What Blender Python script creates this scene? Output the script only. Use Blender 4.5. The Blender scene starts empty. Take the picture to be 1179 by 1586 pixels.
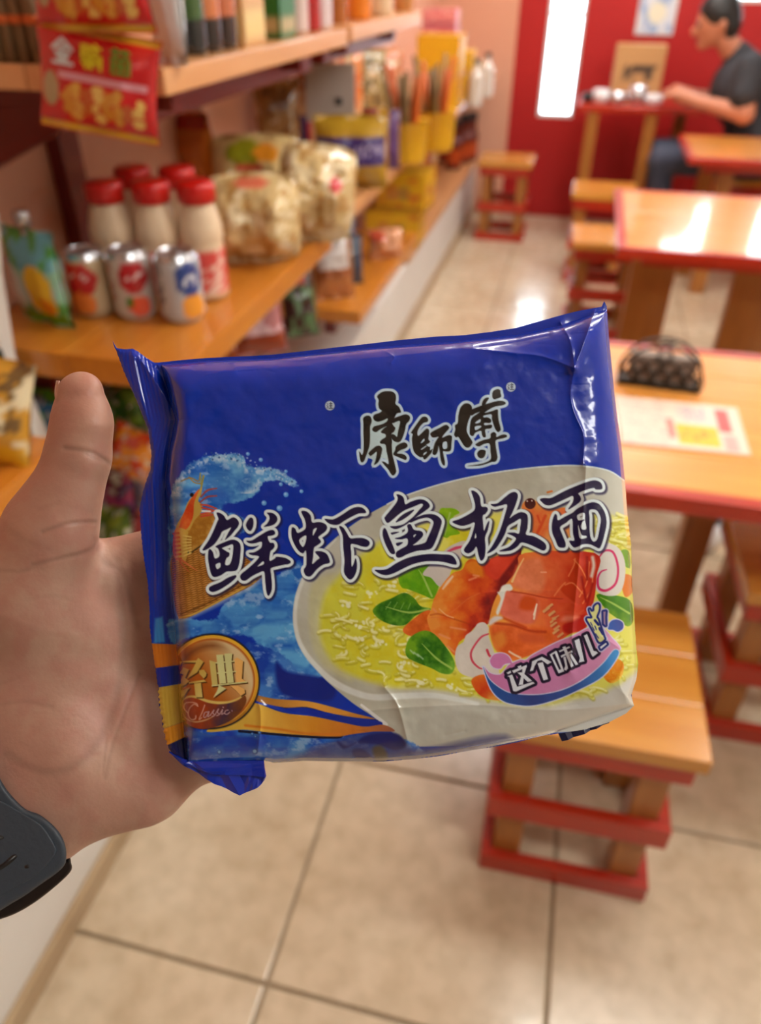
import bpy, bmesh, math, random
import numpy as np
from mathutils import Vector, Matrix
rnd = random.Random(7)
S = bpy.context.scene
COL = S.collection
# ---------------- camera: a phone held 1.5 m up, looking down the room ----------------
FPX, CX, CY, CAMH = 1160., 589.5, 793., 1.5
_th, _yw, _ro = math.radians(35.8), math.radians(13.55), math.radians(.3)
_hf = np.array([-math.sin(_yw), math.cos(_yw), 0.]); _up = np.array([0, 0, 1.])
FW = _hf*math.cos(_th)-_up*math.sin(_th); _r0 = np.cross(FW, _up); _r0 /= np.linalg.norm(_r0); _u0 = np.cross(_r0, FW)
RT = _r0*math.cos(_ro)+_u0*math.sin(_ro); UPV = -_r0*math.sin(_ro)+_u0*math.cos(_ro); CAM = np.array([0, 0, CAMH])
cd = bpy.data.cameras.new('camera'); cam = bpy.data.objects.new('camera', cd); COL.objects.link(cam); S.camera = cam
cam.matrix_world = Matrix(((RT[0], UPV[0], -FW[0], 0), (RT[1], UPV[1], -FW[1], 0), (RT[2], UPV[2], -FW[2], CAMH), (0, 0, 0, 1)))
cd.sensor_fit = 'VERTICAL'; cd.sensor_height = 36.; cd.lens = 36.*FPX/1586.; cd.clip_start = .02
cd.dof.use_dof = True; cd.dof.focus_distance = .272; cd.dof.aperture_fstop = 7.4; cd.dof.aperture_blades = 0
S.view_settings.view_transform = 'Standard'; S.view_settings.look = 'None'; S.view_settings.gamma = 1.; S.view_settings.exposure = .76
try: S.view_settings.use_curve_mapping = False
except Exception: pass
# ---------------- daylight outside the shop ----------------
W = bpy.data.worlds.new('world'); S.world = W; W.use_nodes = True
bg = W.node_tree.nodes['Background']; bg.inputs['Color'].default_value = (.86, .95, 1., 1); bg.inputs['Strength'].default_value = 7.

# ---------------- helpers ----------------
def srgb(c):
    return tuple((x/255/12.92 if x/255 <= .04045 else ((x/255+.055)/1.055)**2.4) for x in c)
def mat(name, col, rough=.5, spec=.5, metal=0., coat=0., trans=0., emit=None, es=0., bump=0., bscale=60., var=0., vscale=8., col2=None, stretch=None, ss=0., alpha=1.):
    m = bpy.data.materials.new(name); m.use_nodes = True; nt = m.node_tree; b = nt.nodes['Principled BSDF']; L = nt.links
    c = srgb(col)+(1,); b.inputs['Base Color'].default_value = c; b.inputs['Roughness'].default_value = rough
    b.inputs['Specular IOR Level'].default_value = spec; b.inputs['Metallic'].default_value = metal; b.inputs['Coat Weight'].default_value = coat
    b.inputs['Coat Roughness'].default_value = .08; b.inputs['Transmission Weight'].default_value = trans; b.inputs['Alpha'].default_value = alpha
    if ss: b.inputs['Subsurface Weight'].default_value = ss; b.inputs['Subsurface Radius'].default_value = (.01, .004, .002); b.inputs['Subsurface Scale'].default_value = 1.
    if emit: b.inputs['Emission Color'].default_value = srgb(emit)+(1,); b.inputs['Emission Strength'].default_value = es
    if var or bump:
        tc = nt.nodes.new('ShaderNodeTexCoord'); mp = nt.nodes.new('ShaderNodeMapping'); L.new(tc.outputs['Object'], mp.inputs['Vector'])
        if stretch: mp.inputs['Scale'].default_value = stretch
    if var:
        n = nt.nodes.new('ShaderNodeTexNoise'); n.inputs['Scale'].default_value = vscale; n.inputs['Detail'].default_value = 5; L.new(mp.outputs['Vector'], n.inputs['Vector'])
        r = nt.nodes.new('ShaderNodeValToRGB'); r.color_ramp.elements[0].position = .5-.5*var; r.color_ramp.elements[1].position = .5+.5*var
        r.color_ramp.elements[0].color = c; r.color_ramp.elements[1].color = srgb(col2 or [min(255, x*1.15) for x in col])+(1,)
        L.new(n.outputs['Fac'], r.inputs['Fac']); L.new(r.outputs['Color'], b.inputs['Base Color'])
    if bump:
        n2 = nt.nodes.new('ShaderNodeTexNoise'); n2.inputs['Scale'].default_value = bscale; L.new(mp.outputs['Vector'], n2.inputs['Vector'])
        bp = nt.nodes.new('ShaderNodeBump'); bp.inputs['Strength'].default_value = bump; bp.inputs['Distance'].default_value = .003
        L.new(n2.outputs['Fac'], bp.inputs['Height']); L.new(bp.outputs['Normal'], b.inputs['Normal'])
    return m
def attrmat(name, rough=.3, coat=0., spec=.5, metal=0., bump=0., bscale=40., ss=0.):
    m = mat(name, (200, 200, 200), rough=rough, coat=coat, spec=spec, metal=metal, bump=bump, bscale=bscale, ss=ss)
    a = m.node_tree.nodes.new('ShaderNodeAttribute'); a.attribute_name = 'Col'; m.node_tree.links.new(a.outputs['Color'], m.node_tree.nodes['Principled BSDF'].inputs['Base Color'])
    return m
M = {}
M['wood'] = mat('varnished_pine', (212, 150, 66), .26, coat=.4, var=.6, vscale=5, col2=(196, 126, 46), stretch=(1, 9, 9))
M['tabletop'] = mat('varnished_tabletop', (238, 164, 78), .3, coat=.8, var=.6, vscale=4, col2=(224, 142, 58), stretch=(1, 9, 9))
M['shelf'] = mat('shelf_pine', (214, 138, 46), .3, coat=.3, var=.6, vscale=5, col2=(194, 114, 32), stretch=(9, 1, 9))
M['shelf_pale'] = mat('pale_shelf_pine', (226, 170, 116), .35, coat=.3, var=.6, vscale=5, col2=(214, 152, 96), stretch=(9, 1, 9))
M['legwood'] = mat('leg_pine', (180, 116, 50), .35, coat=.3, var=.6, vscale=5, col2=(156, 94, 38), stretch=(9, 9, 1))
M['red'] = mat('red_paint', (186, 48, 20), .32, coat=.3, var=.4, vscale=6, col2=(168, 36, 16))
M['dred'] = mat('dark_red_paint', (112, 20, 14), .35, coat=.3)
M['wallred'] = mat('red_wall_paint', (182, 22, 20), .55, var=.5, vscale=2, col2=(170, 16, 16))
M['peach'] = mat('peach_wall_paint', (222, 168, 140), .7, var=.5, vscale=2, col2=(214, 158, 128))
M['white'] = mat('white_plaster', (226, 222, 216), .5, var=.5, vscale=3, col2=(216, 210, 202))
M['grout'] = mat('tile_grout', (150, 130, 104), .8)
M['skirt'] = mat('tan_skirting', (182, 156, 122), .45, var=.5, vscale=9, col2=(166, 138, 104))
M['ceil'] = mat('ceiling_paint', (236, 230, 220), .8)
M['dark'] = mat('black_plastic', (24, 22, 24), .35)
M['steel'] = mat('dark_wire_metal', (70, 62, 54), .35, metal=.6)
M['film'] = attrmat('printed_film', .16, coat=.3)
M['print'] = attrmat('printed_card', .45)
M['can'] = attrmat('printed_can', .2, coat=.5)
M['glass'] = mat('window_glass', (235, 245, 250), .02, trans=1.)
M['clear'] = mat('clear_film', (250, 246, 238), .06, trans=.0, alpha=.28, spec=.8)
M['lampw'] = mat('lamp_diffuser', (255, 250, 240), .5, emit=(250, 250, 244), es=15.)
M['lampfar'] = mat('far_lamp_diffuser', (255, 250, 240), .5, emit=(250, 250, 246), es=17.)
M['lampf'] = mat('lamp_housing', (230, 230, 228), .4)
def newobj(name, me, m=None, parent=None, loc=None):
    o = bpy.data.objects.new(name, me); COL.objects.link(o)
    if m is not None and me is not None: me.materials.append(M[m] if isinstance(m, str) else m)
    if parent is not None: o.parent = parent
    if loc is not None: o.location = loc
    return o
def tag(o, label, cat, group=None, kind=None):
    if label: o['label'] = label
    if cat: o['category'] = cat
    if group: o['group'] = group
    if kind: o['kind'] = kind
    return o
def thing(name, label, cat, loc=(0, 0, 0), rz=0., group=None):
    o = bpy.data.objects.new(name, None); COL.objects.link(o); o.empty_display_size = .05; o.location = loc; o.rotation_euler = (0, 0, rz)
    return tag(o, label, cat, group)
def bmobj(name, bm, m, parent=None, smooth=False, loc=None):
    me = bpy.data.meshes.new(name); bm.normal_update(); bm.to_mesh(me); bm.free()
    if smooth: me.polygons.foreach_set('use_smooth', [True]*len(me.polygons))
    return newobj(name, me, m, parent, loc)
def box(bm, x0, x1, y0, y1, z0, z1, bev=.004):
    r = bmesh.ops.create_cube(bm, size=1.); vs = r['verts']
    for v in vs: v.co = Vector(((x0+x1)/2+v.co.x*(x1-x0), (y0+y1)/2+v.co.y*(y1-y0), (z0+z1)/2+v.co.z*(z1-z0)))
    if bev:
        es = list({e for v in vs for e in v.link_edges}); bmesh.ops.bevel(bm, geom=es, offset=bev, segments=2, profile=.6, affect='EDGES')
def boxobj(name, dims, m, parent=None, bev=.004, loc=None):
    bm = bmesh.new(); box(bm, *dims, bev=bev); return bmobj(name, bm, m, parent, loc=loc)
def struct(name, dims, m, bev=0.):
    o = boxobj(name, dims, m, None, bev); o['kind'] = 'structure'; return o
def prism(bm, pts, z0, z1, axis='z'):
    f = {'z': lambda a, b, c: (a, b, c), 'y': lambda a, b, c: (a, c, b), 'x': lambda a, b, c: (c, a, b)}[axis]
    A = [bm.verts.new(f(a, b, z0)) for a, b in pts]; B = [bm.verts.new(f(a, b, z1)) for a, b in pts]; n = len(pts)
    bm.faces.new(A[::-1]); bm.faces.new(B)
    for i in range(n): bm.faces.new((A[i], A[(i+1) % n], B[(i+1) % n], B[i]))
    bmesh.ops.recalc_face_normals(bm, faces=bm.faces)
def tube(bm, pts, r, n=8, close=False):
    pts = [Vector(p) for p in pts]; rs = r if hasattr(r, '__len__') else [r]*len(pts); rings = []; up = Vector((0, 0, 1))
    for i, p in enumerate(pts):
        d = (pts[min(i+1, len(pts)-1)]-pts[max(i-1, 0)]).normalized(); a = d.cross(up)
        if a.length < .1: a = d.cross(Vector((1, 0, 0)))
        a.normalize(); b = d.cross(a); rings.append([bm.verts.new(p+(a*math.cos(t)+b*math.sin(t))*rs[i]) for t in [k*2*math.pi/n for k in range(n)]])
    for i in range(len(rings)-1):
        for k in range(n): bm.faces.new((rings[i][k], rings[i][(k+1) % n], rings[i+1][(k+1) % n], rings[i+1][k]))
    bm.faces.new(rings[0][::-1]); bm.faces.new(rings[-1])
def gridmesh(name, V, nu, nv, colors=None, wrap=False, m=None, parent=None, smooth=True, loc=None):
    # V: (nu*nv,3) array, u fastest
    i = np.arange(nu-(0 if wrap else 1)); j = np.arange(nv-1); I, J = np.meshgrid(i, j); I = I.ravel(); J = J.ravel(); I2 = (I+1) % nu
    F = np.stack([J*nu+I, J*nu+I2, (J+1)*nu+I2, (J+1)*nu+I], 1); return npmesh(name, V, F, colors, m, parent, smooth, loc)
def npmesh(name, V, F, colors=None, m=None, parent=None, smooth=True, loc=None):
    me = bpy.data.meshes.new(name); V = np.asarray(V, np.float32); F = np.asarray(F, np.int32); k = F.shape[1]
    me.vertices.add(len(V)); me.vertices.foreach_set('co', V.ravel()); me.loops.add(F.size); me.loops.foreach_set('vertex_index', F.ravel())
    me.polygons.add(len(F)); me.polygons.foreach_set('loop_start', np.arange(0, F.size, k, dtype=np.int32)); me.update(calc_edges=True)
    me.polygons.foreach_set('use_smooth', np.full(len(F), smooth))
    if colors is not None:
        c = np.clip(np.asarray(colors, np.float64), 0, 1); c = np.where(c <= .04045, c/12.92, ((c+.055)/1.055)**2.4); c = np.hstack([c, np.ones((len(c), 1))]).astype(np.float32)
        a = me.color_attributes.new('Col', 'FLOAT_COLOR', 'POINT'); a.data.foreach_set('color', c.ravel())
    me.validate(); return newobj(name, me, m, parent, loc)
def lathe(name, prof, m, parent=None, n=28, paint=None, loc=None, sq=0.):
    # prof [(r,z)...]; paint(angle 0..1, z) -> rgb 0..255 arrays ; sq squares the section
    P = np.array(prof, float); th = np.arange(n)*2*np.pi/n; nv = len(P)
    k = 1/np.maximum(np.abs(np.cos(th)), np.abs(np.sin(th)))**sq if sq else np.ones(n)
    X = np.concatenate([r*np.cos(th)*k for r, z in P]); Y = np.concatenate([r*np.sin(th)*k for r, z in P]); Z = np.repeat(P[:, 1], n)
    col = None
    if paint is not None: col = paint(np.tile(th/(2*np.pi), nv), Z)/255.
    o = gridmesh(name, np.stack([X, Y, Z], 1), n, nv, col, True, m, parent, True, loc)
    return o
def densify(prof, step=.006):
    out = []
    for (a, b), (c, d) in zip(prof, prof[1:]):
        L = max(1, int(math.hypot(c-a, d-b)/step)); out += [(a+(c-a)*t/L, b+(d-b)*t/L) for t in range(L)]
    return out+[prof[-1]]
def ray(x, y): return FW+RT*(x-CX)/FPX-UPV*(y-CY)/FPX
def atz(x, y, z): d = ray(x, y); return CAM+d*((z-CAMH)/d[2])
def atx(x, y, X): d = ray(x, y); return CAM+d*(X/d[0])
def aty(x, y, Y): d = ray(x, y); return CAM+d*(Y/d[1])
def pillow(name, w, h, t, paint, parent=None, m='film', n=26, wr=.12, seed=0, seal=.06, label=None):
    # a filled bag standing in the local XZ plane, front towards -Y, base at z=0; paint(u,v)->rgb 0..255 (v up)
    u = np.linspace(-1, 1, n); nv = max(8, int(n*h/w)); v = np.linspace(-1, 1, nv); U, Vv = np.meshgrid(u, v); U = U.ravel(); Vv = Vv.ravel()
    e = np.clip((1-np.abs(U))/.5, 0, 1)**.5*np.clip((1-seal*2-np.abs(Vv))/.55, 0, 1)**.6
    nz = (fbm(U*2.2+5, Vv*2.2*h/w+5, seed)-.5)*wr*2; d = t/2*e*(1+nz*2)+.002
    rd = .15 if m == 'clear2' else 0.; X = U*w/2*(1-.07*(1-np.abs(Vv)**2))*(1-rd*np.abs(Vv)**3); Z = (Vv*(1-rd*.8*np.abs(U)**3)+1)*h/2; wav = np.sin(U*7+seed)*.004*(np.abs(Vv) > .85)+nz*t*.2
    c = paint((U+1)/2, (Vv+1)/2)/255.
    F = []; N = len(U)
    i = np.arange(n-1); j = np.arange(nv-1); I, J = np.meshgrid(i, j); I = I.ravel(); J = J.ravel(); f = np.stack([J*n+I, J*n+I+1, (J+1)*n+I+1, (J+1)*n+I], 1)
    V = np.vstack([np.stack([X, -d+wav, Z], 1), np.stack([X, d+wav, Z], 1)]); F = np.vstack([f, f[:, ::-1]+N])
    return npmesh(name, V, F, np.vstack([c, c]), m, parent)
def solid(*cols):
    def p(u, v): return np.tile(np.array(cols[0], float), (len(u), 1))
    return p
def paintf(base, *layers):
    # layers: (mask function(u,v)->bool or 0..1, colour)
    def p(u, v):
        c = np.tile(np.array(base, float), (len(u), 1))
        for f, col in layers:
            a = np.asarray(f(u, v), float)[:, None]; c = c*(1-a)+np.array(col, float)*a
        return c
    return p
def ell(cu, cv, ru, rv): return lambda u, v: ((u-cu)/ru)**2+((v-cv)/rv)**2 < 1
def rect(u0, u1, v0, v1): return lambda u, v: (u > u0) & (u < u1) & (v > v0) & (v < v1)
def spots(seed, sc, th): return lambda u, v: fbm(u*sc, v*sc, seed) > th
def vnoise(x, y, seed=0):
    xi = np.floor(x).astype(np.int64); yi = np.floor(y).astype(np.int64); xf = x-xi; yf = y-yi
    def h(a, b):
        n = (a*374761393+b*668265263+seed*974634777) & 0xffffffff
        n = ((n ^ (n >> 13))*1274126177) & 0xffffffff
        return ((n ^ (n >> 16)) & 0xffff)/65535.
    u = xf*xf*(3-2*xf); v = yf*yf*(3-2*yf)
    return (h(xi, yi)*(1-u)+h(xi+1, yi)*u)*(1-v)+(h(xi, yi+1)*(1-u)+h(xi+1, yi+1)*u)*v
def fbm(x, y, seed=0, o=4):
    s = 0; a = .5; t = 0
    for i in range(o): s = s+a*vnoise(x*2**i, y*2**i, seed+i*7); t += a; a *= .55
    return s/t
# ============ the room ============
M['wallback'] = mat('dim_back_wall', (130, 126, 122), .8); M['wallgrey'] = mat('pale_right_wall', (206, 200, 192), .8)
FXL, FXR, FYB, FYF, CZ = -.74, 2.5, -1.6, 6.1, 2.7
WX = -1.06                                            # left wall surface
fl = struct('floor', (WX-.1, FXR+.1, FYB, FYF+.1, -.08, -.006), 'grout')
def tile_mat():
    m = mat('beige_floor_tile', (220, 203, 177), .24, coat=.35, var=.55, vscale=3.2, col2=(200, 177, 146)); nt = m.node_tree; L = nt.links
    b = nt.nodes['Principled BSDF']; tc = nt.nodes.new('ShaderNodeTexCoord'); n = nt.nodes.new('ShaderNodeTexNoise'); n.inputs['Scale'].default_value = 22; n.inputs['Detail'].default_value = 7
    oi = nt.nodes.new('ShaderNodeObjectInfo'); ad = nt.nodes.new('ShaderNodeVectorMath'); ad.operation = 'ADD'; L.new(tc.outputs['Object'], ad.inputs[0]); L.new(oi.outputs['Location'], ad.inputs[1]); L.new(ad.outputs[0], n.inputs['Vector'])
    mp = [x for x in nt.nodes if x.type == 'MAPPING'][0]; L.new(ad.outputs[0], mp.inputs['Vector'])
    r = nt.nodes.new('ShaderNodeValToRGB'); r.color_ramp.elements[0].color = (.80, .78, .74, 1); r.color_ramp.elements[1].color = (1, 1, 1, 1); r.color_ramp.elements[0].position = .3; r.color_ramp.elements[1].position = .62
    mx = nt.nodes.new('ShaderNodeMix'); mx.data_type = 'RGBA'; mx.blend_type = 'MULTIPLY'; mx.inputs['Factor'].default_value = 1.
    src = b.inputs['Base Color'].links[0].from_socket; L.new(n.outputs['Fac'], r.inputs['Fac']); L.new(src, mx.inputs['A']); L.new(r.outputs['Color'], mx.inputs['B']); L.new(mx.outputs['Result'], b.inputs['Base Color'])
    return m
M['tile'] = tile_mat(); bm = bmesh.new(); box(bm, .004, .496, .004, .496, -.02, 0, bev=.0025); tme = bpy.data.meshes.new('tile'); bm.to_mesh(tme); bm.free(); tme.materials.append(M['tile'])
for i in range(-1, 6):
    for j in range(-4, 12):
        x0 = -.34+.5*i; y0 = .04+.5*j
        if j < -3: continue
        o = newobj('tile', tme, None, fl, (x0, y0, 0))
hw = struct('wall_left', (WX-.1, WX, FYB, FYF+.1, -.08, CZ), 'peach')
def farwall():
    bm = bmesh.new(); ys = (FYF, FYF+.12)
    ws = [(-.335, -.085, .66, 2.1), (.68, 1.0, 1.35, 2.2), (1.3, 1.8, 1.35, 2.2)]
    xs = [-.53, -.335, -.085, .68, 1.0, 1.3, 1.8, FXR+.1]; wi = {1: ws[0], 3: ws[1], 5: ws[2]}
    for k in range(7):
        if k in wi: box(bm, xs[k], xs[k+1], *ys, -.08, wi[k][2], 0); box(bm, xs[k], xs[k+1], *ys, wi[k][3], CZ, 0)
        else: box(bm, xs[k], xs[k+1], *ys, -.08, CZ, 0)
    o = bmobj('wall_far', bm, 'wallred'); o['kind'] = 'structure'
    for n, (x0, x1, z0, z1) in enumerate(ws):
        w = bpy.data.objects.new('window_%d' % (n+1), None); COL.objects.link(w); w.location = ((x0+x1)/2, FYF+.05, z0); w['kind'] = 'structure'
        hx, hz = (x1-x0)/2, z1-z0; bm = bmesh.new(); t = .022
        box(bm, -hx, -hx+t, -.03, .03, 0, hz, .002); box(bm, hx-t, hx, -.03, .03, 0, hz, .002); box(bm, -hx+t, hx-t, -.03, .03, 0, t, .002); box(bm, -hx+t, hx-t, -.03, .03, hz-t, hz, .002); box(bm, -hx+t, hx-t, -.02, .02, hz*.42, hz*.42+t, .002)
        bmobj('window_frame', bm, 'white', w); boxobj('pane', (-hx+t, hx-t, -.003, .003, t, hz*.42), 'glass', w, 0); boxobj('pane', (-hx+t, hx-t, -.003, .003, hz*.42+t, hz-t), 'glass', w, 0)
farwall()
struct('wall_far_corner', (WX-.1, -.53, FYF-.02, FYF+.12, -.08, CZ), 'peach')
struct('wall_right', (FXR, FXR+.1, FYB, FYF+.1, -.08, CZ), 'wallgrey')
struct('wall_back', (WX-.1, FXR+.1, FYB-.1, FYB, -.08, CZ), 'wallback')
struct('ceiling', (WX-.1, FXR+.1, FYB, FYF+.1, CZ, CZ+.08), 'ceil')
struct('trim_1', (WX, FXL, .0, FYF-.02, -.02, .34), 'white', .01)       # plastered plinth under the shelves
struct('baseboard_left', (FXL, FXL+.014, -.0, FYF-.02, .0, .055), 'skirt', .003)
for x, y in ((1.35, -.15), (.9, 1.5), (.0, 3.4), (.3, 5.1), (1.7, 2.6)):  # unseen ceiling panels for fill light; the first is added for the packet
    t = thing('ceiling_light', None, 'ceiling light', (x, y, CZ-.05), 0, 'ceiling lights out of view above'); t['label'] = 'long white ceiling light panel over %s' % {-.15: 'the viewer, added to light the packet', 1.5: 'the nearest table', 3.4: 'the aisle', 5.1: 'the bar table', 2.6: 'the middle table by the right wall', 3.3: 'the room'}[y]
    boxobj('housing', (-.62, .62, -.16, .16, 0, .049), 'lampf', t, .004); boxobj('diffuser', (-.6, .6, -.14, .14, -.012, 0), 'lampw' if y < 2 else 'lampfar', t, 0)

# ---- pale side partition at the near end of the shelf
bm = bmesh.new(); prism(bm, [(WX+.002, .345), (-.875, .345), (-.89, .8), (-.912, .95), (-.888, 1.1), (-.865, 1.19), (-.885, 1.24), (-.93, 1.3), (WX+.002, 1.33)], 1.005, 1.04, 'y'); o = bmobj('partition', bm, 'white'); PARTITION = o
tag(o, 'pale plastered partition panel at the near end of the shelves', 'partition')

# ---- shelves
SH = {}
def shelf(y0, y1, z, x0=WX, x1=-.6, m='shelf', label='', th=.035, post=True, name='wall_shelf'):
    t = thing(name, label, 'shelf', ((x0+x1)/2, (y0+y1)/2, z-th)); ox, oy = (x0+x1)/2, (y0+y1)/2; w = x1-x0; k = 2
    for i in range(k):
        boxobj('plank', (x0-ox+w*i/k+.001, x0-ox+w*(i+1)/k-.001, y0-oy, y1-oy, 0, th), m, t, .003)
    if post:
        for yy in (y0+.12, y1-.22):
            bm = bmesh.new(); box(bm, x0-ox, x0-ox+w*.9, yy-oy-.02, yy-oy+.02, -.035, 0, .002); prism(bm, [(x0-ox, -.035), (x0-ox+w*.6, -.035), (x0-ox, -.16)], yy-oy-.015, yy-oy+.015, 'y')
            bmobj('bracket', bm, 'dred', t)
        boxobj('beam', (x0-ox+w*.72, x0-ox+w*.8, y0-oy+.04, y1-oy-.02, -.055, -.0005), 'dred', t, .003)
    return t
ZM, ZU, ZL = .955, 1.385, .65
shelf(1.14, 2.12, ZU, m='shelf_pale', label='upper wall shelf nearest the viewer, wood front edge coloured pale as if sunlit')  # sunlight put into the wood colour by the paler pine
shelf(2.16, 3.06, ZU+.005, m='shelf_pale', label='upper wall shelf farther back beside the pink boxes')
shelf(1.06, 1.93, ZM, label='middle wooden shelf carrying cans and red-capped bottles', th=.05)
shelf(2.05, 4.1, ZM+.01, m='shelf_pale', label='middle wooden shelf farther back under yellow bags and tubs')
shelf(2.15, 3.05, ZL, label='low orange wooden shelf above the white plinth', x1=-.585, th=.04)
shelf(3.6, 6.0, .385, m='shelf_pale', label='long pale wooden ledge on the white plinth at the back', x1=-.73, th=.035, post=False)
boxobj_post = []
for (y, lab) in ((1.5, 'dark red wall post beside the red-capped bottles'), (2.1, 'dark red wall post between the two upper shelves'), (3.1, 'dark red wall post at the far end of the upper shelves')):
    o = boxobj('wall_post', (WX, WX+.035, y-.035, y+.035, .34, 2.2), 'dred', None, .004); tag(o, lab, 'post')
bm = bmesh.new(); tube(bm, [(-.80, 2.0, ZU-.06), (-.80, 2.0, .99)], .006); bmesh.ops.delete(bm, geom=[], context='VERTS'); bm.free()

# ---------- goods ----------
def can(x, y, z, r, h, paint, label, rot=0):
    t = thing('drink_can', label, 'can', (x, y, z), rot, 'drink cans on the middle shelf')
    lathe('body', densify([(r*.78, 0), (r*.86, .004), (r, .014), (r, h-.02), (r*.96, h-.012)]), 'can', t, 40, paint)
    lathe('rim', [(r*.96, h-.012), (r*.84, h-.002), (r*.82, h), (r*.79, h-.001), (r*.77, h-.006), (0.001, h-.006)], M['alu'], t, 32)
    bm = bmesh.new(); prism(bm, [(math.cos(a)*r*.24+r*.2, math.sin(a)*r*.16) for a in [k*.5236 for k in range(12)]], h-.0058, h-.004); bmobj('pull_tab', bm, M['alu'], t); return t
M['alu'] = mat('aluminium', (200, 200, 204), .25, metal=.9)
def canpaint(base, blobs, text, bands=()):
    def p(a, z):
        c = np.tile(np.array(base, float), (len(a), 1))
        for z0, z1, col in bands: c[(z > z0) & (z < z1)] = col
        for ca, cz, ra, rz_, col in blobs:
            da = np.abs((a-ca+.5) % 1-.5); c[(da/ra)**2+((z-cz)/rz_)**2 < 1] = col
        for ca, cz, w, h_, col in text:
            da = (a-ca+.5) % 1-.5; mk = (np.abs(da) < w) & (np.abs(z-cz) < h_) & (fbm(a*90, z*420, 5) > .5); c[mk] = col
        return c
    return p
for (px, py, r, h, rot, pt, lab) in (
    (150, 483, .040, .122, .9, canpaint((206, 186, 150), [(.62, .075, .16, .035, (190, 30, 40)), (.62, .03, .12, .022, (236, 130, 60)), (.5, .045, .04, .01, (60, 120, 40))], [(.62, .08, .08, .008, (240, 220, 220)), (.42, .06, .04, .04, (160, 90, 80))]), 'beige drink can with red panel and peach, left of the silver cans'),
    (214, 487, .0415, .128, 1.0, canpaint((196, 190, 184), [(.72, .085, .11, .03, (180, 24, 36)), (.73, .03, .09, .02, (230, 90, 60)), (.66, .04, .03, .01, (60, 120, 40))], [(.47, .065, .08, .045, (170, 120, 110)), (.72, .085, .06, .008, (240, 220, 220))]), 'silver drink can with red panel between the beige can and the blue one'),
    (286, 492, .0425, .128, 1.05, canpaint((186, 190, 196), [(.76, .085, .1, .032, (36, 66, 140)), (.78, .03, .1, .026, (236, 160, 50))], [(.47, .065, .09, .045, (110, 116, 128)), (.76, .085, .06, .01, (220, 226, 236))]), 'silver drink can with blue panel and yellow fruit nearest the packet')):
    p = atz(px, py, ZM); can(p[0], p[1], ZM, r, h, pt, lab, rot-.15)
M['redcap'] = mat('red_plastic_cap', (206, 20, 16), .3, coat=.3); M['cream'] = attrmat('cream_bottle', .3, coat=.3)
def bottlepaint(a, z):
    c = np.tile(np.array([232, 206, 172.]), (len(a), 1)); m = (z > .012) & (z < .10); da = np.abs((a-.86+.5) % 1-.5)
    c[m & (da < .2)] = (222, 78, 72); c[m & (da < .1) & (fbm(a*60, z*200, 4) > .55)] = (240, 206, 190); c[m & (da >= .2)] = (226, 196, 170); return c
for k, (px, py, dy, lab) in enumerate(((318, 462, 0, 'red-capped milk bottle at the right, nearest the shelf edge'), (253, 462, .03, 'red-capped milk bottle in the middle of the front row'), (186, 462, .04, 'red-capped milk bottle at the left of the front row'), (290, 430, .06, 'red-capped milk bottle in the back row at the right'), (226, 430, .07, 'red-capped milk bottle in the back row at the left'))):
    p = atz(px, py, ZM); r = .043; H_ = .222
    t = thing('milk_bottle', lab, 'bottle', (p[0], p[1]+.02, ZM), .2, 'red-capped bottles on the middle shelf')
    lathe('body', densify([(.02, 0), (r*.95, .003), (r, .012), (r, .095), (r*.93, .104), (r*.95, .112), (r*1.0, .125), (r*.98, .14), (r*.84, .165), (r*.72, .18), (r*.7, .19)]), M['cream'], t, 32, bottlepaint, sq=.12)
    lathe('cap', [(.0, H_), (.031, H_-.0), (.036, H_-.004), (.037, H_-.01), (.037, H_-.036), (.034, H_-.038)], 'redcap', t, 32)
# spouted pouch
p = atz(76, 500, ZM); t = thing('drink_pouch', 'green and yellow juice pouch with a clear spout at the left end', 'pouch', (p[0], p[1], ZM), -.25)
pillow('pouch_body', .135, .175, .045, paintf((170, 196, 190), (spots(3, 5, .5), (150, 200, 170)), (rect(0, 1, .62, 1), (110, 176, 190)), (spots(8, 6, .58), (90, 160, 80)), (ell(.68, .38, .24, .3), (236, 190, 40)), (ell(.2, .4, .15, .25), (214, 218, 210)), (rect(0, 1, 0, .13), (110, 170, 40)), (ell(.75, .25, .1, .1), (230, 140, 30))), t, seed=2)
lathe('spout', [(.0, .205), (.013, .205), (.015, .2), (.015, .178), (.008, .176), (.008, .165)], M['alu'], t, 16)
# mixed snack bags on the middle shelf
M['clear2'] = attrmat('bag_film_beige', .14, coat=.8, bump=.35, bscale=18)
def bag(name, px, py, z, w, h, t_, paint, label, tilt=0, rz=-.2, cat='snack bag', seed=1, m='film', group=None, yoff=0, roll=0, wr=.16):
    p = atz(px, py, z); o = pillow(name, w, h, t_, paint, None, m, seed=seed, n=36, wr=wr); o.location = (p[0], p[1]+yoff, z); o.rotation_euler = (tilt, roll, rz)
    return tag(o, label, cat, group)
beige = lambda sd: paintf((214, 186, 132), (spots(sd, 6, .54), (232, 214, 172)), (spots(sd+3, 11, .62), (184, 142, 82)), (ell(.72, .62, .09, .07), (206, 60, 70)) if sd == 9 else (ell(.5, .9, .2, .05), (226, 120, 90)))
bag('puffed_snack_bag', 400, 405, ZM, .22, .19, .16, beige(3), 'big clear bag of beige crisps beside the red-capped bottles', -.1, .35, m='clear2', seed=4, wr=.3)
bag('puffed_snack_bag', 486, 372, ZM, .2, .22, .16, beige(9), 'clear puffed bag with a red mark at the shelf corner', -.15, .3, m='clear2', seed=9, wr=.32, roll=.12)
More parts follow.
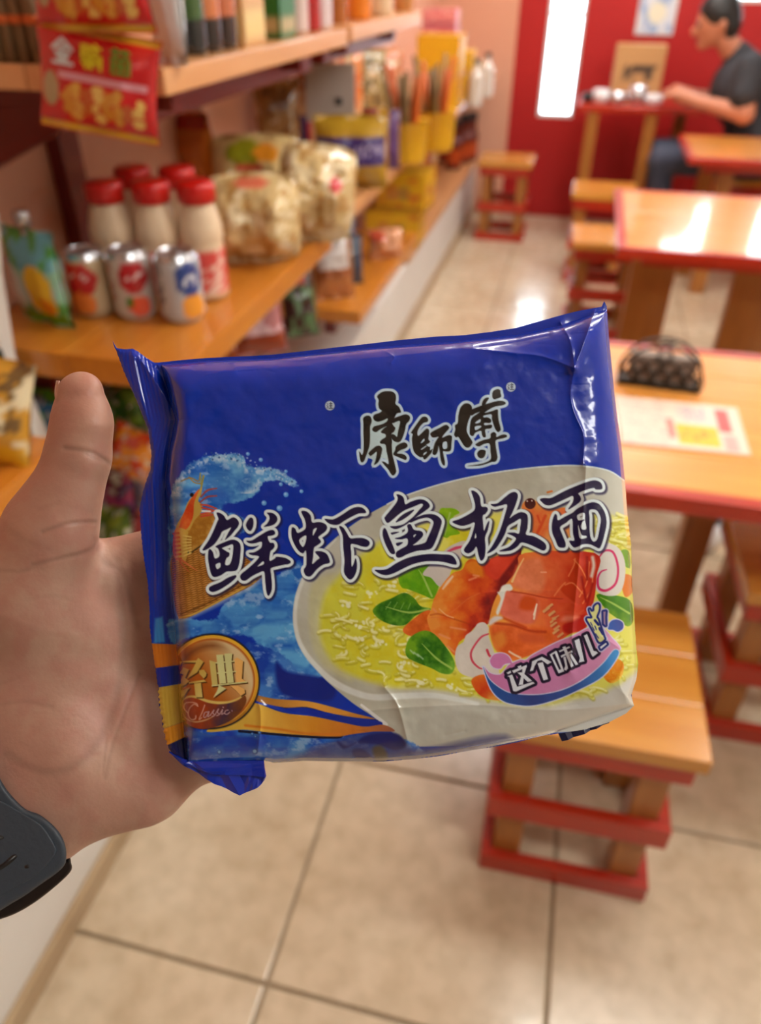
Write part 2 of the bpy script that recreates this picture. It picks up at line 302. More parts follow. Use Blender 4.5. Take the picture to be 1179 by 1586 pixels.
bag('puffed_snack_bag', 405, 330, ZM+.0, .26, .2, .12, paintf((214, 186, 126), (ell(.4, .8, .22, .14), (150, 150, 30)), (ell(.62, .8, .14, .1), (232, 150, 40)), (spots(13, 5, .58), (190, 150, 90)), (rect(.3, .6, .6, .66), (216, 90, 70))), 'clear bag with green and orange label lying across the crisps', .0, .25, m='clear2', seed=13, wr=.3)
bag('snack_bag', 255, 345, ZM, .24, .25, .07, paintf((196, 110, 36), (spots(21, 3, .55), (216, 130, 50)), (rect(0, 1, .85, 1), (170, 40, 20))), 'orange brown bag leaning against the wall behind red caps', .2, -.35, seed=21, yoff=.22)
bag('bread_bag', 545, 292, ZM+.01, .22, .20, .1, paintf((178, 140, 40), (rect(0, 1, .34, .74), (62, 44, 110)), (lambda u, v: (v > .42) & (v < .64) & (np.sin(u*60) > .1) & (fbm(u*20, v*9, 3) > .45), (190, 180, 220)), (rect(0, 1, .0, .1), (150, 110, 30))), 'purple and gold bread bag on the second middle shelf', -.05, .3, seed=25)
bag('snack_bag', 425, 262, ZM+.01, .12, .2, .06, paintf((190, 150, 110), (rect(0, .7, .1, .6), (66, 44, 104)), (rect(.7, .85, 0, .8), (190, 60, 60))), 'small purple and tan bag left of the grey sign', -.1, .2, seed=29, yoff=.3)
bag('snack_bag', 590, 262, ZM+.01, .13, .18, .06, paintf((206, 160, 60), (rect(.7, 1, 0, 1), (92, 52, 110)), (rect(0, .4, .6, 1), (150, 40, 60))), 'gold bag with violet stripe at the shelf corner under the tubs', -.1, .2, seed=33)
# grey sign card above the bread bag
p = atz(505, 290, ZM+.01); o = boxobj('sign_card', (-.075, .075, -.004, .004, 0, .155), mat('grey_card', (168, 158, 150), .5), None, .002); o.location = (p[0]-.02, p[1]+.14, ZM+.17); o.rotation_euler = (0, 0, .2); tag(o, 'grey card sign standing over the purple and gold bag', 'sign')
boxobj('stand', (-.05, .05, -.0, .012, -.17, .0), 'dark', o, .001); pb = boxobj('dark_mark', (.015, .035, -.0055, -.004, .045, .065), 'dark', o, 0)
# yellow tubs with brown sticks
M['tub'] = mat('yellow_tub', (226, 172, 24), .35, coat=.2); M['stick'] = mat('brown_stick', (150, 120, 70), .6, var=.5, vscale=20, col2=(110, 80, 44)); M['ostick'] = mat('orange_snack', (212, 104, 40), .5)
for k, (px, py, lab) in enumerate(((628, 252, 'yellow tub of dried brown sticks at the left'), (672, 232, 'yellow tub of dried brown sticks at the right'))):
    p = atz(px, py, ZM+.01); t = thing('yellow_tub', lab, 'tub', (p[0], p[1], ZM+.01), 0, 'yellow tubs on the middle shelf')
    lathe('tub', [(.0, 0), (.065, 0), (.07, .02), (.078, .13), (.081, .132), (.074, .128), (.06, .02), (0, .015)], 'tub', t, 24)
    p2 = thing('dried_sticks', 'brown dried sticks standing in the %s yellow tub' % ('left' if k == 0 else 'right'), 'dried food', (p[0], p[1], ZM+.03)); 
    for q_ in range(9):
        a = q_*.7; r_ = .018+.024*((q_*7) % 3)/2; bm = bmesh.new(); tube(bm, [(r_*math.cos(a)*.6, r_*math.sin(a)*.6, 0), (r_*math.cos(a)*1.15, r_*math.sin(a)*1.15, .12), (r_*math.cos(a)*2., r_*math.sin(a)*2., .24+.02*(q_ % 3))], [.010, .013, .007], 6); bmobj('stick', bm, 'stick' if q_ % 4 else 'ostick', p2, True)
# upper shelf goods
for i, (px, w, h, cols, lab) in enumerate(((298, .05, .2, [(24, 24, 22), (60, 90, 40), (214, 190, 40)], 'dark sauce bottle with yellow and green label'), (322, .045, .2, [(40, 22, 14), (206, 120, 70), (190, 60, 50)], 'dark sauce bottle with orange label beside the green-label bottle'), (346, .045, .2, [(50, 26, 16), (196, 110, 70), (196, 50, 50)], 'dark sauce bottle with red label left of the tan carton'))):
    p = atx(px, 92-i*5, -.66); t = thing('sauce_bottle', lab, 'bottle', (p[0], p[1], ZU), 0, 'sauce bottles on the upper shelf')
    def pf(a, z, c=cols):
        o_ = np.tile(np.array(c[0], float), (len(a), 1)); o_[(z > .05) & (z < .14)] = c[1]; o_[(z > .085) & (z < .14)] = c[2]; return o_
    lathe('body', densify([(.001, 0), (.026, .001), (.028, .01), (.028, .14), (.024, .16), (.012, .19), (.011, .215)]), M['can'], t, 20, pf)
    lathe('cap', [(0, .235), (.013, .235), (.014, .23), (.014, .21)], 'redcap', t, 12)
def carton(px, py, X, z, w, d, h, front, label, rz=0, cat='box', name='carton', paint=None, group=None):
    p = atx(px, py, X); t = tag(bpy.data.objects.new(name, None), label, cat, group); COL.objects.link(t); t.location = (p[0], p[1], z); t.rotation_euler = (0, 0, rz)
    boxobj('box_body', (-w/2, w/2, -d/2, d/2, 0, h), mat('card_'+name, front, .45), t, .003)
    n = 14; U, V_ = np.meshgrid(np.linspace(0, 1, n), np.linspace(0, 1, n)); pf = paint or paintf(front)
    gridmesh('printed_face', np.stack([(U.ravel()-.5)*w*.94, np.full(n*n, -d/2-.0012), (.03+V_.ravel()*.94)*h], 1), n, n, pf(U.ravel(), V_.ravel())/255., False, 'print', t)
    gridmesh('printed_side', np.stack([np.full(n*n, w/2+.0012), (U.ravel()-.5)*d*.94, (.03+V_.ravel()*.94)*h], 1), n, n, pf(U.ravel(), V_.ravel())/255., False, 'print', t)
    return t
carton(378, 70, -.66, ZU, .05, .11, .2, (214, 166, 104), 'tan carton with grey panel beside the dark sauce bottles', paint=paintf((216, 168, 110), (rect(.3, .75, .45, .7), (140, 124, 120)), (rect(0, 1, .0, .3), (226, 200, 130)), (rect(0, .3, .6, .9), (196, 80, 60))))
carton(430, 55, -.66, ZU, .05, .10, .18, (24, 96, 30), 'green tin with grey emblem on the upper shelf', paint=paintf((30, 104, 34), (ell(.5, .65, .25, .2), (110, 130, 110)), (rect(0, 1, 0, .18), (180, 160, 110))), name='green_tin', cat='tin')
for px, c1, lab in ((462, (222, 200, 194), 'white bottle just right of the green tin'), (482, (176, 30, 30), 'red bottle between the two white ones'), (500, (226, 212, 214), 'white bottle right of the red bottle'), (524, (170, 96, 30), 'amber bottle at the end of the near upper shelf')):
    p = atx(px, 56, -.66); t = thing('small_bottle', lab, 'bottle', (p[0], p[1], ZU), 0)
    lathe('body', densify([(.001, 0), (.024, .001), (.025, .01), (.025, .11), (.012, .14), (.011, .16)]), M['can'], t, 16, lambda a, z, c=c1: np.tile(np.array(c, float), (len(a), 1)))
    lathe('cap', [(0, .175), (.013, .175), (.013, .155)], 'redcap' if px == 482 else 'lampf', t, 12)
bag('silver_bag', 268, 100, ZU, .08, .2, .03, paintf((232, 236, 238), (spots(4, 4, .6), (200, 206, 210))), 'shiny white bag between the red chip bags and sauce bottles', 0, -.5, seed=41, m='film')
for k, (px, lab) in enumerate(((556, 'orange jar at the near end of the far upper shelf'), (590, 'pale orange jar in the middle of the far upper shelf'), (625, 'tan jar at the far end of the far upper shelf'))):
    p = atx(px, 40, -.66); t = thing('jar', lab, 'jar', (p[0], p[1], ZU+.005), 0); cc = [(226, 130, 30), (222, 196, 160), (190, 130, 70)][k]
    lathe('glass_body', densify([(.001, 0), (.034, .001), (.036, .01), (.036, .1), (.03, .112)]), M['can'], t, 20, lambda a, z, c=cc: np.tile(np.array(c, float), (len(a), 1))); lathe('lid', [(0, .13), (.032, .13), (.033, .125), (.033, .108)], 'redcap', t, 20)
# red chip bags hanging over the near end of the upper shelf
chips = paintf((190, 20, 22), (spots(51, 4, .6), (206, 30, 26)), *[(ell(.28+.085*(k % 8)+.02*math.sin(k*5), .2+.07*(k//8)+.03*math.cos(k*3), .045+.01*math.sin(k), .05), [(206, 140, 50), (226, 186, 100), (190, 90, 40), (216, 160, 70)][(k*7) % 4]) for k in range(30)], (rect(.2, .95, .5, .56), (214, 150, 160)), (rect(0, 1, 0, .07), (206, 160, 40)), (ell(.12, .38, .08, .16), (170, 150, 110)), (rect(0, 1, .93, 1), (206, 150, 40)), (rect(.24, .86, .62, .82), (190, 20, 22)))
p0 = aty(166, 206, 1.12); t = thing('chip_bag', 'red chip bag hanging lower over the shelf end with yellow foot', 'snack bag', (p0[0], 1.10, p0[2]), .18, 'red chip bags at the shelf end')
t.rotation_euler = (-.12, .16, .18); pillow('bag_body', .178, .135, .05, chips, t, seed=52, n=64)
M['lw'] = mat('letter_silver', (206, 206, 206), .3); M['ly'] = mat('letter_yellow', (226, 206, 40), .3); M['lg'] = mat('letter_green', (110, 150, 50), .3)
def glyphobj(strokes, m, x, z, s, parent, yy):
    bm = bmesh.new()
    for a, b in strokes:
        a = Vector((a[0]*s+x, 0, a[1]*s+z)); b = Vector((b[0]*s+x, 0, b[1]*s+z)); d = (b-a).normalized(); nrm = Vector((-d.z, 0, d.x))*s*.075
        q = [a+nrm-d*s*.05, a-nrm-d*s*.05, b-nrm+d*s*.05, b+nrm+d*s*.05]; A = [bm.verts.new((v.x, yy, v.z)) for v in q]; B = [bm.verts.new((v.x, yy+.002, v.z)) for v in q]
        bm.faces.new(A); bm.faces.new(B[::-1])
        for i in range(4): bm.faces.new((A[i], A[(i+1) % 4], B[(i+1) % 4], B[i]))
    return bmobj('lettering', bm, m, parent)
JIN = [((.5, 1), (.05, .6)), ((.5, 1), (.95, .6)), ((.3, .66), (.7, .66)), ((.2, .42), (.8, .42)), ((.5, .66), (.5, .05)), ((.3, .3), (.36, .12)), ((.7, .3), (.64, .12)), ((.05, 0), (.95, 0))]
G2 = [((.1, .9), (.1, .4)), ((.1, .9), (.42, .9)), ((.42, .9), (.42, .4)), ((.1, .65), (.42, .65)), ((.1, .4), (.42, .4)), ((.5, .85), (.95, .85)), ((.72, 1), (.72, .5)), ((.5, .5), (.95, .5)), ((.5, .5), (.5, .0)), ((.95, .5), (.95, 0)), ((.5, .25), (.95, .25)), ((.1, .2), (.42, .2)), ((.25, .4), (.25, 0))]
G3 = [((.1, .9), (.9, .9)), ((.25, 1), (.25, .75)), ((.75, 1), (.75, .75)), ((.1, .6), (.1, 0)), ((.1, .6), (.9, .6)), ((.9, .6), (.9, 0)), ((.1, .3), (.9, .3)), ((.5, .6), (.5, 0)), ((.1, 0), (.9, 0))]
for G_, m_, x_ in ((JIN, 'lw', -.062), (G2, 'ly', -.018), (G3, 'lg', .028)): glyphobj(G_, m_, x_*.9, .086, .029, t, -.029)
p1 = aty(160, 66, 1.12); t2 = thing('chip_bag', 'red chip bag stacked above the other, cut by the top of the photo', 'snack bag', (p1[0], 1.11, p1[2]+.012), .1, 'red chip bags at the shelf end'); pillow('bag_body', .172, .135, .05, chips, t2, seed=58, n=44)
# brown noodle bundles at top left
M['bundle'] = mat('brown_bundles', (150, 122, 84), .6, var=.6, vscale=30, col2=(92, 68, 40), stretch=(6, 6, 1))
for k in range(4):
    p = aty(8+k*20, 108, 1.16); t = thing('noodle_bundle', 'brown dried noodle bundle, number %s from the left edge' % ['one', 'two', 'three', 'four'][k], 'dried noodles', (p[0], 1.16, ZU-.0), 0, 'dried noodle bundles at the top left')
    t['label'] = ['brown dried noodle bundle at the far left edge', 'brown dried noodle bundle second from the left edge', 'brown dried noodle bundle third from the left edge', 'brown dried noodle bundle touching the red chip bags'][k]
    bm = bmesh.new(); tube(bm, [(0, 0, 0), (.0, 0, .07), (-.004, 0, .2)], [.011, .0115, .0105], 10); bmobj('bundle', bm, 'bundle', t, True); bm = bmesh.new(); tube(bm, [(0, 0, .05), (0, 0, .062)], [.0125, .0125], 10); bmobj('band', bm, 'ostick', t, True)
# pink boxes, yellow boxes at the back
carton(684, 78, -.70, ZM+.012, .2, .2, .3, (206, 150, 30), 'yellow carton stack base at the back of the shelf', paint=paintf((214, 160, 20), (rect(0, 1, .45, .5), (190, 130, 90)), (rect(.1, .4, .1, .4), (196, 100, 40))), name='yellow_box')
# ---- far part of the shelves
for i, (px, py, w, h, col, lab) in enumerate(((682, 70, .16, .05, (206, 104, 110), 'pink flat box, lowest of the pile at the back of the shelf'), (682, 55, .16, .05, (196, 92, 104), 'pink flat box in the middle of the pile'), (682, 40, .16, .06, (212, 118, 120), 'pink flat box on top of the pile'))):
    p = aty(px, 75, 4.3); z0 = p[2]+.0
    carton(px, 60, p[0], z0+[0, .052, .104][i], w, .14, h, col, lab, name='pink_box', group='pink boxes piled at the back', paint=paintf(col, (rect(0, 1, 0, .15), (120, 80, 96)), (spots(60+i, 6, .62), (226, 160, 150)))).location.y = 4.3
z_y = aty(708, 75, 4.4)[2]
for i, (px, py, lab) in enumerate(((705, 100, 'yellow box directly under the pink pile'), (722, 125, 'yellow box beside the white bottles at the far shelf end'))):
    p = aty(px, py, 4.35+.2*i); t = carton(px, py, p[0], ZM+.01 if i == 0 else ZM+.01, .19-.05*i, .15, (z_y-ZM-.012) if i == 0 else .16, (218, 166, 24), lab, name='yellow_box', group=None, paint=paintf((222, 168, 20), (rect(.1, .5, .2, .6), (206, 110, 50)), (rect(0, 1, .6, .66), (200, 140, 90)))); t.location.y = 4.35+.22*i
shelf(4.15, 5.9, ZM+.0, m='shelf_pale', label='middle shelf at the far end, pale edge near the peach corner', x1=-.62)
for i, (px, py, lab) in enumerate(((735, 165, 'white bottle at the far shelf end, left one'), (752, 150, 'white bottle at the far shelf end, right one'))):
    p = atz(px, py, ZM); t = thing('small_bottle', lab, 'bottle', (p[0], p[1], ZM), 0)
    lathe('body', densify([(.001, 0), (.034, .001), (.036, .01), (.036, .13), (.014, .17), (.013, .19)]), M['can'], t, 16, lambda a, z: np.tile(np.array((206, 196, 186.)), (len(a), 1))); lathe('cap', [(0, .205), (.016, .205), (.016, .185)], 'dark', t, 12)
# glass jars of orange goods on the ledge
for i, (px, py, c, lab) in enumerate(((690, 250, (206, 60, 40), 'red sauce jar by the yellow cartons'), (712, 262, (196, 80, 30), 'orange sauce jar nearest the ledge edge'), (728, 252, (190, 76, 30), 'orange sauce jar in the middle of the row'), (743, 240, (196, 84, 36), 'orange sauce jar farthest along the ledge'))):
    p = atz(px, py, .385); t = thing('sauce_jar', lab, 'jar', (p[0]-.05, p[1] if i < 3 else 5.95, .385), 0, 'sauce jars on the ledge')
    lathe('jar_body', densify([(.001, 0), (.05, .001), (.054, .012), (.054, .17), (.04, .2), (.036, .27)]), M['can'], t, 20, lambda a, z, c=c: np.where(((z > .04) & (z < .13))[:, None], np.array(c, float), np.array((110, 36, 20.)))); lathe('lid', [(0, .31), (.04, .31), (.042, .3), (.042, .265)], 'dark', t, 16)
# yellow cartons on the ledge
for i, (px, py, w, h, z, lab) in enumerate(((628, 328, .27, .17, .385, 'yellow carton on the ledge, lower of the two'), (645, 270, .24, .17, .557, 'yellow carton stacked on the other one'))):
    p = atx(628, 328, -.80); carton(628, 328, -.80, z, w, .22, h, (216, 166, 24), lab, rz=-.12*i+.05, name='yellow_carton', paint=paintf((222, 170, 16), (ell(.35, .5, .16, .26), (206, 140, 60)), (ell(.62, .5, .12, .2), (170, 140, 60)), (spots(70+i, 7, .62), (206, 120, 30)), (rect(0, 1, 0, .08), (150, 90, 20)))).location.x = p[0]-.05*(1-i)
# low shelf goods: blue can, brown packs, pouch
p = atz(560, 400, ZL); t = thing('blue_can', 'tall blue can behind the brown packs on the low shelf', 'can', (p[0]-.05, p[1]-.1, ZL), .3)
lathe('body', densify([(.03, 0), (.05, .004), (.052, .015), (.052, .215), (.048, .225)]), M['can'], t, 30, lambda a, z: np.where((z > .07)[:, None], np.array((52, 120, 170.)), np.array((130, 140, 150.)))); lathe('rim', [(.048, .225), (.046, .235), (.042, .233), (.001, .230)], M['alu'], t, 24)
bag('snack_bag', 520, 462, ZL, .13, .2, .05, paintf((150, 84, 44), (rect(.1, .9, .45, .9), (206, 196, 190)), (rect(0, 1, 0, .3), (176, 110, 60))), 'brown pack with a white glint painted on its front, leaning on the low shelf', -.25, .6, seed=81)  # white rectangle is a glint painted into the pack colour
bag('snack_bag', 600, 400, ZL, .13, .10, .07, paintf((206, 130, 80), (spots(82, 4, .5), (222, 160, 120)), (rect(0, .4, .6, 1), (210, 90, 60))), 'peach coloured pack at the far end of the low shelf', -.3, .6, seed=83)
bag('snack_bag', 545, 440, ZL, .08, .16, .05, paintf((186, 140, 90), (rect(.5, 1, 0, 1), (60, 70, 90))), 'tan and dark pack between the brown pack and blue can', -.1, .5, seed=85)
# goods below the middle shelf: shiny candy bags
bag('snack_bag', 405, 548, .655, .15, .17, .06, paintf((190, 120, 120), (spots(91, 4, .5), (226, 186, 190)), (rect(0, 1, 0, .3), (150, 60, 30))), 'pink bag with painted pale highlights under the middle shelf', -.35, .6, seed=91)  # pale blotches put the highlight into the bag colour
bag('snack_bag', 470, 520, .655, .1, .2, .05, paintf((60, 34, 26), (spots(93, 5, .55), (90, 120, 80)), (rect(.3, .7, .7, 1), (170, 40, 40))), 'dark bag with green leaves under the middle shelf', -.3, .6, seed=93)
bag('snack_bag', 330, 570, .655, .14, .13, .06, paintf((150, 70, 30), (spots(95, 4, .5), (200, 160, 150))), 'rust coloured bag just above the packet corner', -.35, .5, seed=95)
cpal = [((96, 170, 40), (60, 110, 150)), ((110, 26, 24), (176, 40, 40)), ((60, 110, 30), (120, 160, 50)), ((190, 190, 180), (120, 150, 90)), ((200, 60, 20), (230, 140, 30)), ((120, 20, 40), (170, 60, 90)), ((90, 30, 80), (150, 50, 80)), ((150, 30, 40), (210, 90, 80)), ((80, 100, 30), (130, 140, 40)), ((110, 30, 40), (180, 70, 70)), ((60, 60, 30), (120, 30, 40)), ((150, 120, 130), (90, 100, 150))]
spt = [(78, 650), (100, 600), (190, 640), (215, 660), (190, 705), (215, 720), (170, 775), (200, 790), (175, 828), (214, 840), (150, 715), (212, 762)]
labs = ['green and blue candy bag at the left of the thumb', 'dark red candy bag above the green and blue one', 'green candy bag right of the thumb tip', 'pale candy bag touching the packet edge', 'red and orange candy bag right of the thumb', 'crimson candy bag against the packet edge', 'purple candy bag right of the thumb base', 'red candy bag near the packet edge, low', 'olive green candy bag in the crook of the thumb', 'dark red candy bag lowest by the packet', 'brown candy bag close to the thumb joint', 'lilac grey candy bag in the middle of the pile']
for k, (x, y) in enumerate(spt):
    a, b = cpal[k]; Yk = 1.12+.035*(k % 4)
    p = aty(x, y, Yk); o = pillow('candy_bag', .105, .10, .035, paintf(a, (spots(100+k, 4, .5), b), (spots(130+k, 8, .66), (210, 200, 180))), None, 'film', seed=k, n=20); o.location = p-np.array([0, 0, .045]); o.rotation_euler = (-.35, .25*math.sin(k*2.1), -.1+.2*math.cos(k)); tag(o, labs[k], 'candy bag', 'candy bags below the middle shelf')
M['rack'] = mat('rack_wire', (60, 40, 34), .4); t = thing('candy_rack', 'dark peg rack holding the candy bags behind the thumb', 'rack', (-.84, 1.30, .342))
boxobj('rack_panel', (-.15, .14, 0, .012, 0, .5), 'rack', t, .002)
for (x, y) in spt[:12]:
    p = aty(x, y, 1.2); bm = bmesh.new(); q = Vector((p[0]+.84, 0, max(.06, min(.49, p[2]+.05-.342)))); tube(bm, [q, q+Vector((0, -.12, .004))], .0025, 6); bmobj('peg', bm, M['alu'], t)
# snack bag and ledge at the far left
p = aty(15, 740, .78); t = shelf(.45, .90, p[2], x1=-.745, label='orange wood shelf corner at the left edge behind the thumb', post=False, th=.04)
o = pillow('snack_bag', .15, .17, .06, paintf((206, 150, 50), (spots(111, 4, .47), (236, 220, 180)), (spots(115, 7, .6), (120, 90, 50)), (rect(0, 1, .0, .25), (216, 160, 30))), None, 'film', seed=111, n=30); o.location = (p[0]-.065, .80, p[2]); o.rotation_euler = (-.3, .2, .2); tag(o, 'gold and white glossy snack bag at the left edge behind the thumb', 'snack bag')
o = pillow('green_pack', .06, .1, .02, paintf((24, 70, 50)), None, 'film', seed=3, n=14); p = aty(4, 575, .98); o.location = (p[0], .96, p[2]-.05); tag(o, 'dark green pack at the left edge above the gold bag', 'snack bag')

for k, (x, y, w_, h_, a, b, lab) in enumerate(((-.96, 2.55, .15, .26, (120, 84, 50), (160, 120, 70), 'brown pack behind the grey sign by the wall'), (-.96, 2.95, .15, .27, (96, 60, 40), (200, 110, 50), 'dark brown pack by the wall left of the yellow tubs'), (-.95, 3.3, .16, .30, (206, 110, 50), (226, 150, 90), 'tall orange pack by the wall behind the left tub'), (-.95, 3.7, .16, .26, (110, 96, 60), (150, 130, 80), 'olive brown pack by the wall behind the right tub'), (-.94, 4.05, .14, .24, (196, 90, 50), (216, 160, 120), 'orange pack by the wall next to the yellow boxes'))):
    o = pillow('snack_bag', w_, h_, .06, paintf(a, (spots(160+k, 4, .5), b), (spots(170+k, 9, .64), (214, 196, 160)), (rect(0, 1, .9, 1), b)), None, 'film', seed=160+k, n=24, wr=.2); o.location = (x, y, ZM+.01); o.rotation_euler = (-.05, 0, .55); tag(o, lab, 'snack bag', 'packs along the wall')
for k, (y, a, b, lab) in enumerate(((4.95, (150, 40, 30), (206, 120, 60), 'brick red pack on the ledge behind the cartons'), (5.22, (196, 120, 60), (226, 180, 120), 'tan pack on the ledge near its far end'))):
    o = pillow('snack_bag', .18, .2, .07, paintf(a, (spots(180+k, 4, .5), b)), None, 'film', seed=180+k, n=22, wr=.2); o.location = (-.965, y, .387); o.rotation_euler = (-.05, 0, .5); tag(o, lab, 'snack bag', 'packs on the ledge')
# ---------- tables and stools: pine with red painted rails ----------
def stool(x, y, rz, label, s=.33, h=.47, group='wooden stools with red rails'):
    t = thing('wooden_stool', label, 'stool', (x, y, 0), rz, group); a = s/2
    for k in range(3): boxobj('seat_plank', (-a-.012, a+.012, -a-.012+(s+.024)*k/3+.0004, -a-.012+(s+.024)*(k+1)/3-.0004, h-.032, h), 'wood', t, .002)
    for nm, z0, z1 in (('top_rail', h-.085, h-.034), ('middle_rail', .19, .245), ('base_rail', 0, .05)):
        for q in range(4):
            bm = bmesh.new(); e_ = 0 if q % 2 == 0 else .0225; box(bm, -a+e_, a-e_, -a, -a+.022, z0, z1, .003); bmesh.ops.rotate(bm, verts=bm.verts, cent=(0, 0, 0), matrix=Matrix.Rotation(q*math.pi/2, 3, 'Z')); bmobj(nm, bm, 'red', t)
    for sx in (-1, 1):
        for sy in (-1, 1):
            cx_, cy_ = sx*(a-.05), sy*(a-.05); boxobj('leg', (cx_-.027, cx_+.027, cy_-.027, cy_+.027, .002, h-.034), 'legwood', t, .004)
    return t
def table(x0, x1, y0, y1, h, label, legs, th=.03, n=4, edge=.03):
    t = thing('dining_table', label, 'table', ((x0+x1)/2, (y0+y1)/2, 0), 0, None); hx, hy = (x1-x0)/2, (y1-y0)/2
    for k in range(n): boxobj('top_plank', (-hx+edge, hx-edge, -hy+edge+(2*hy-2*edge)*k/n+.0006, -hy+edge+(2*hy-2*edge)*(k+1)/n-.0006, h-th, h), 'tabletop', t, .002)
    for d in ((-hx, hx, -hy, -hy+edge-.001), (-hx, hx, hy-edge+.001, hy), (-hx, -hx+edge-.001, -hy+edge, hy-edge), (hx-edge+.001, hx, -hy+edge, hy-edge)): boxobj('red_edge', (*d, h-.034, h+.001), 'red', t, .004)
    for d in ((-hx+.1, hx-.1, -hy+.16, -hy+.185), (-hx+.1, hx-.1, hy-.185, hy-.16)): boxobj('apron', (*d, h-.1, h-th-.001), 'red', t, .003)
    for (lx, ly, w, d) in legs: boxobj('leg', (lx-w/2, lx+w/2, ly-d/2, ly+d/2, 0, h-th-.002), 'legwood', t, .004)
    return t
table(.10, 1.0, 1.18, 1.87, .75, 'nearest pine table with napkin holder and placemat on it', [(-.13, .13, .07, .06), (.33, -.2, .07, .06), (.33, .2, .07, .06), (-.40, .30, .05, .06)], n=5)
table(.17, 1.0, 2.68, 3.56, .75, 'middle pine table with glaring daylight reflection', [(-.25, -.1, .16, .06), (.14, -.1, .2, .06), (-.2, .3, .06, .06), (.3, .3, .06, .06)], n=5)
table(.54, 1.3, 4.36, 5.05, .75, 'farthest low table with red edge at the right', [(-.15, -.1, .08, .08), (.2, -.1, .08, .08), (.2, .2, .08, .08), (-.2, .2, .08, .08)], n=4)
stool(.168, 1.02, .02, 'nearest wooden stool just below the packet corner')
stool(.64, 1.48, .03, 'wooden stool at the right edge under the near table')
stool(-.46, 5.48, 0, 'wooden stool standing alone by the peach corner', h=.5)
stool(.17, 4.75, 0, 'wooden stool in front of the tall bar table', h=.5)
stool(.20, 3.9, .04, 'wooden stool behind the left end of the middle table')
stool(.24, 2.42, .0, 'wooden stool tucked in front of the middle table', h=.44)
stool(.72, 2.36, .0, 'wooden stool under the middle table, right of the other', h=.44)
# bar table by the far wall
t = thing('bar_table', 'tall bar table with red top where the person sits', 'table', (.35, 5.62, 0))
boxobj('table_top', (-.4, .33, -.24, .24, .8, .84), 'red', t, .006)
for x, y in ((-.3, -.19), (.05, -.19), (-.3, .19), (.26, .19)): boxobj('leg', (x-.035, x+.035, y-.035, y+.035, 0, .8), 'legwood', t, .004)
boxobj('cross_rail', (-.3, .05, -.2, -.17, .3, .35), 'red', t, .003)
# napkin holder
hl = thing('napkin_holder', 'half-round dark wire napkin holder on the nearest table', 'napkin holder', (.245, 1.64, .752), -.06)
R0 = .09
for yy in (-.022, .022):
    bm = bmesh.new(); tube(bm, [(R0*math.cos(a), yy, .008+R0*1.0*math.sin(a)) for a in [math.pi*k/16 for k in range(17)]]+[(R0, yy, .008)], .0035, 6)
    for k in range(5):
        for j in range(3):
            cx_ = (k-2)*.033+(.0165 if j % 2 else 0); cz_ = .02+j*.027
            if cx_**2+cz_**2 > (R0-.012)**2: continue
            tube(bm, [(cx_+.0145*math.cos(a), yy, cz_+.0145*math.sin(a)) for a in [2*math.pi*q/10 for q in range(11)]], .0028, 5)
    bmobj('wire_face', bm, 'steel', hl, True)
boxobj('holder_base', (-.088, .088, -.028, .028, 0, .006), 'steel', hl, .002)
nap = boxobj('napkins', (-.07, .07, -.015, .015, .007, .07), mat('napkin_paper', (150, 136, 126), .8), hl, .004)
bm = bmesh.new(); tube(bm, [(.0, 0, .09), (.02, 0, .105), (.035, 0, .1)], .003, 6); bmobj('handle', bm, 'steel', hl, True)
# printed placemat
q = [atz(950, 612, .752), atz(1142, 632, .752), atz(1164, 706, .752), atz(962, 686, .752)]
n = 60; U, V_ = np.meshgrid(np.linspace(0, 1, n), np.linspace(0, 1, n)); U = U.ravel(); V_ = V_.ravel()
P4 = [np.array(p) for p in q]; Pm = (1-U)[:, None]*(1-V_)[:, None]*P4[3]+U[:, None]*(1-V_)[:, None]*P4[2]+U[:, None]*V_[:, None]*P4[1]+(1-U)[:, None]*V_[:, None]*P4[0]
pc = paintf((228, 196, 172), (rect(.02, .98, .03, .97), (232, 204, 184)), (lambda u, v: (np.sin(v*46) > .3) & (u > .05) & (u < .4) & (fbm(u*60, v*20, 3) > .48), (190, 170, 160)), (rect(.46, .78, .1, .5), (236, 184, 40)), (rect(.80, .9, .42, .9), (226, 84, 80)), (rect(.82, .93, .05, .34), (214, 160, 150)), (lambda u, v: (u > .5) & (u < .72) & (v > .6) & (v < .9) & (fbm(u*70, v*30, 9) > .52), (170, 160, 170)), (rect(.4, .45, .2, .6), (214, 120, 110)), (lambda u, v: (u > .48) & (u < .76) & (np.abs(v-.3) < .1) & (fbm(u*50, v*12, 11) > .55), (190, 130, 30)))(U, V_)
c0 = Pm.mean(0); Vv = Pm-c0; Vv[:, 2] = 0; o = gridmesh('placemat', Vv, n, n, pc/255., False, 'print', None); o.location = (c0[0], c0[1], .7525); sm = o.modifiers.new('thickness', 'SOLIDIFY'); sm.thickness = .0008
tag(o, 'printed paper placemat with yellow and red panels on the nearest table', 'placemat')
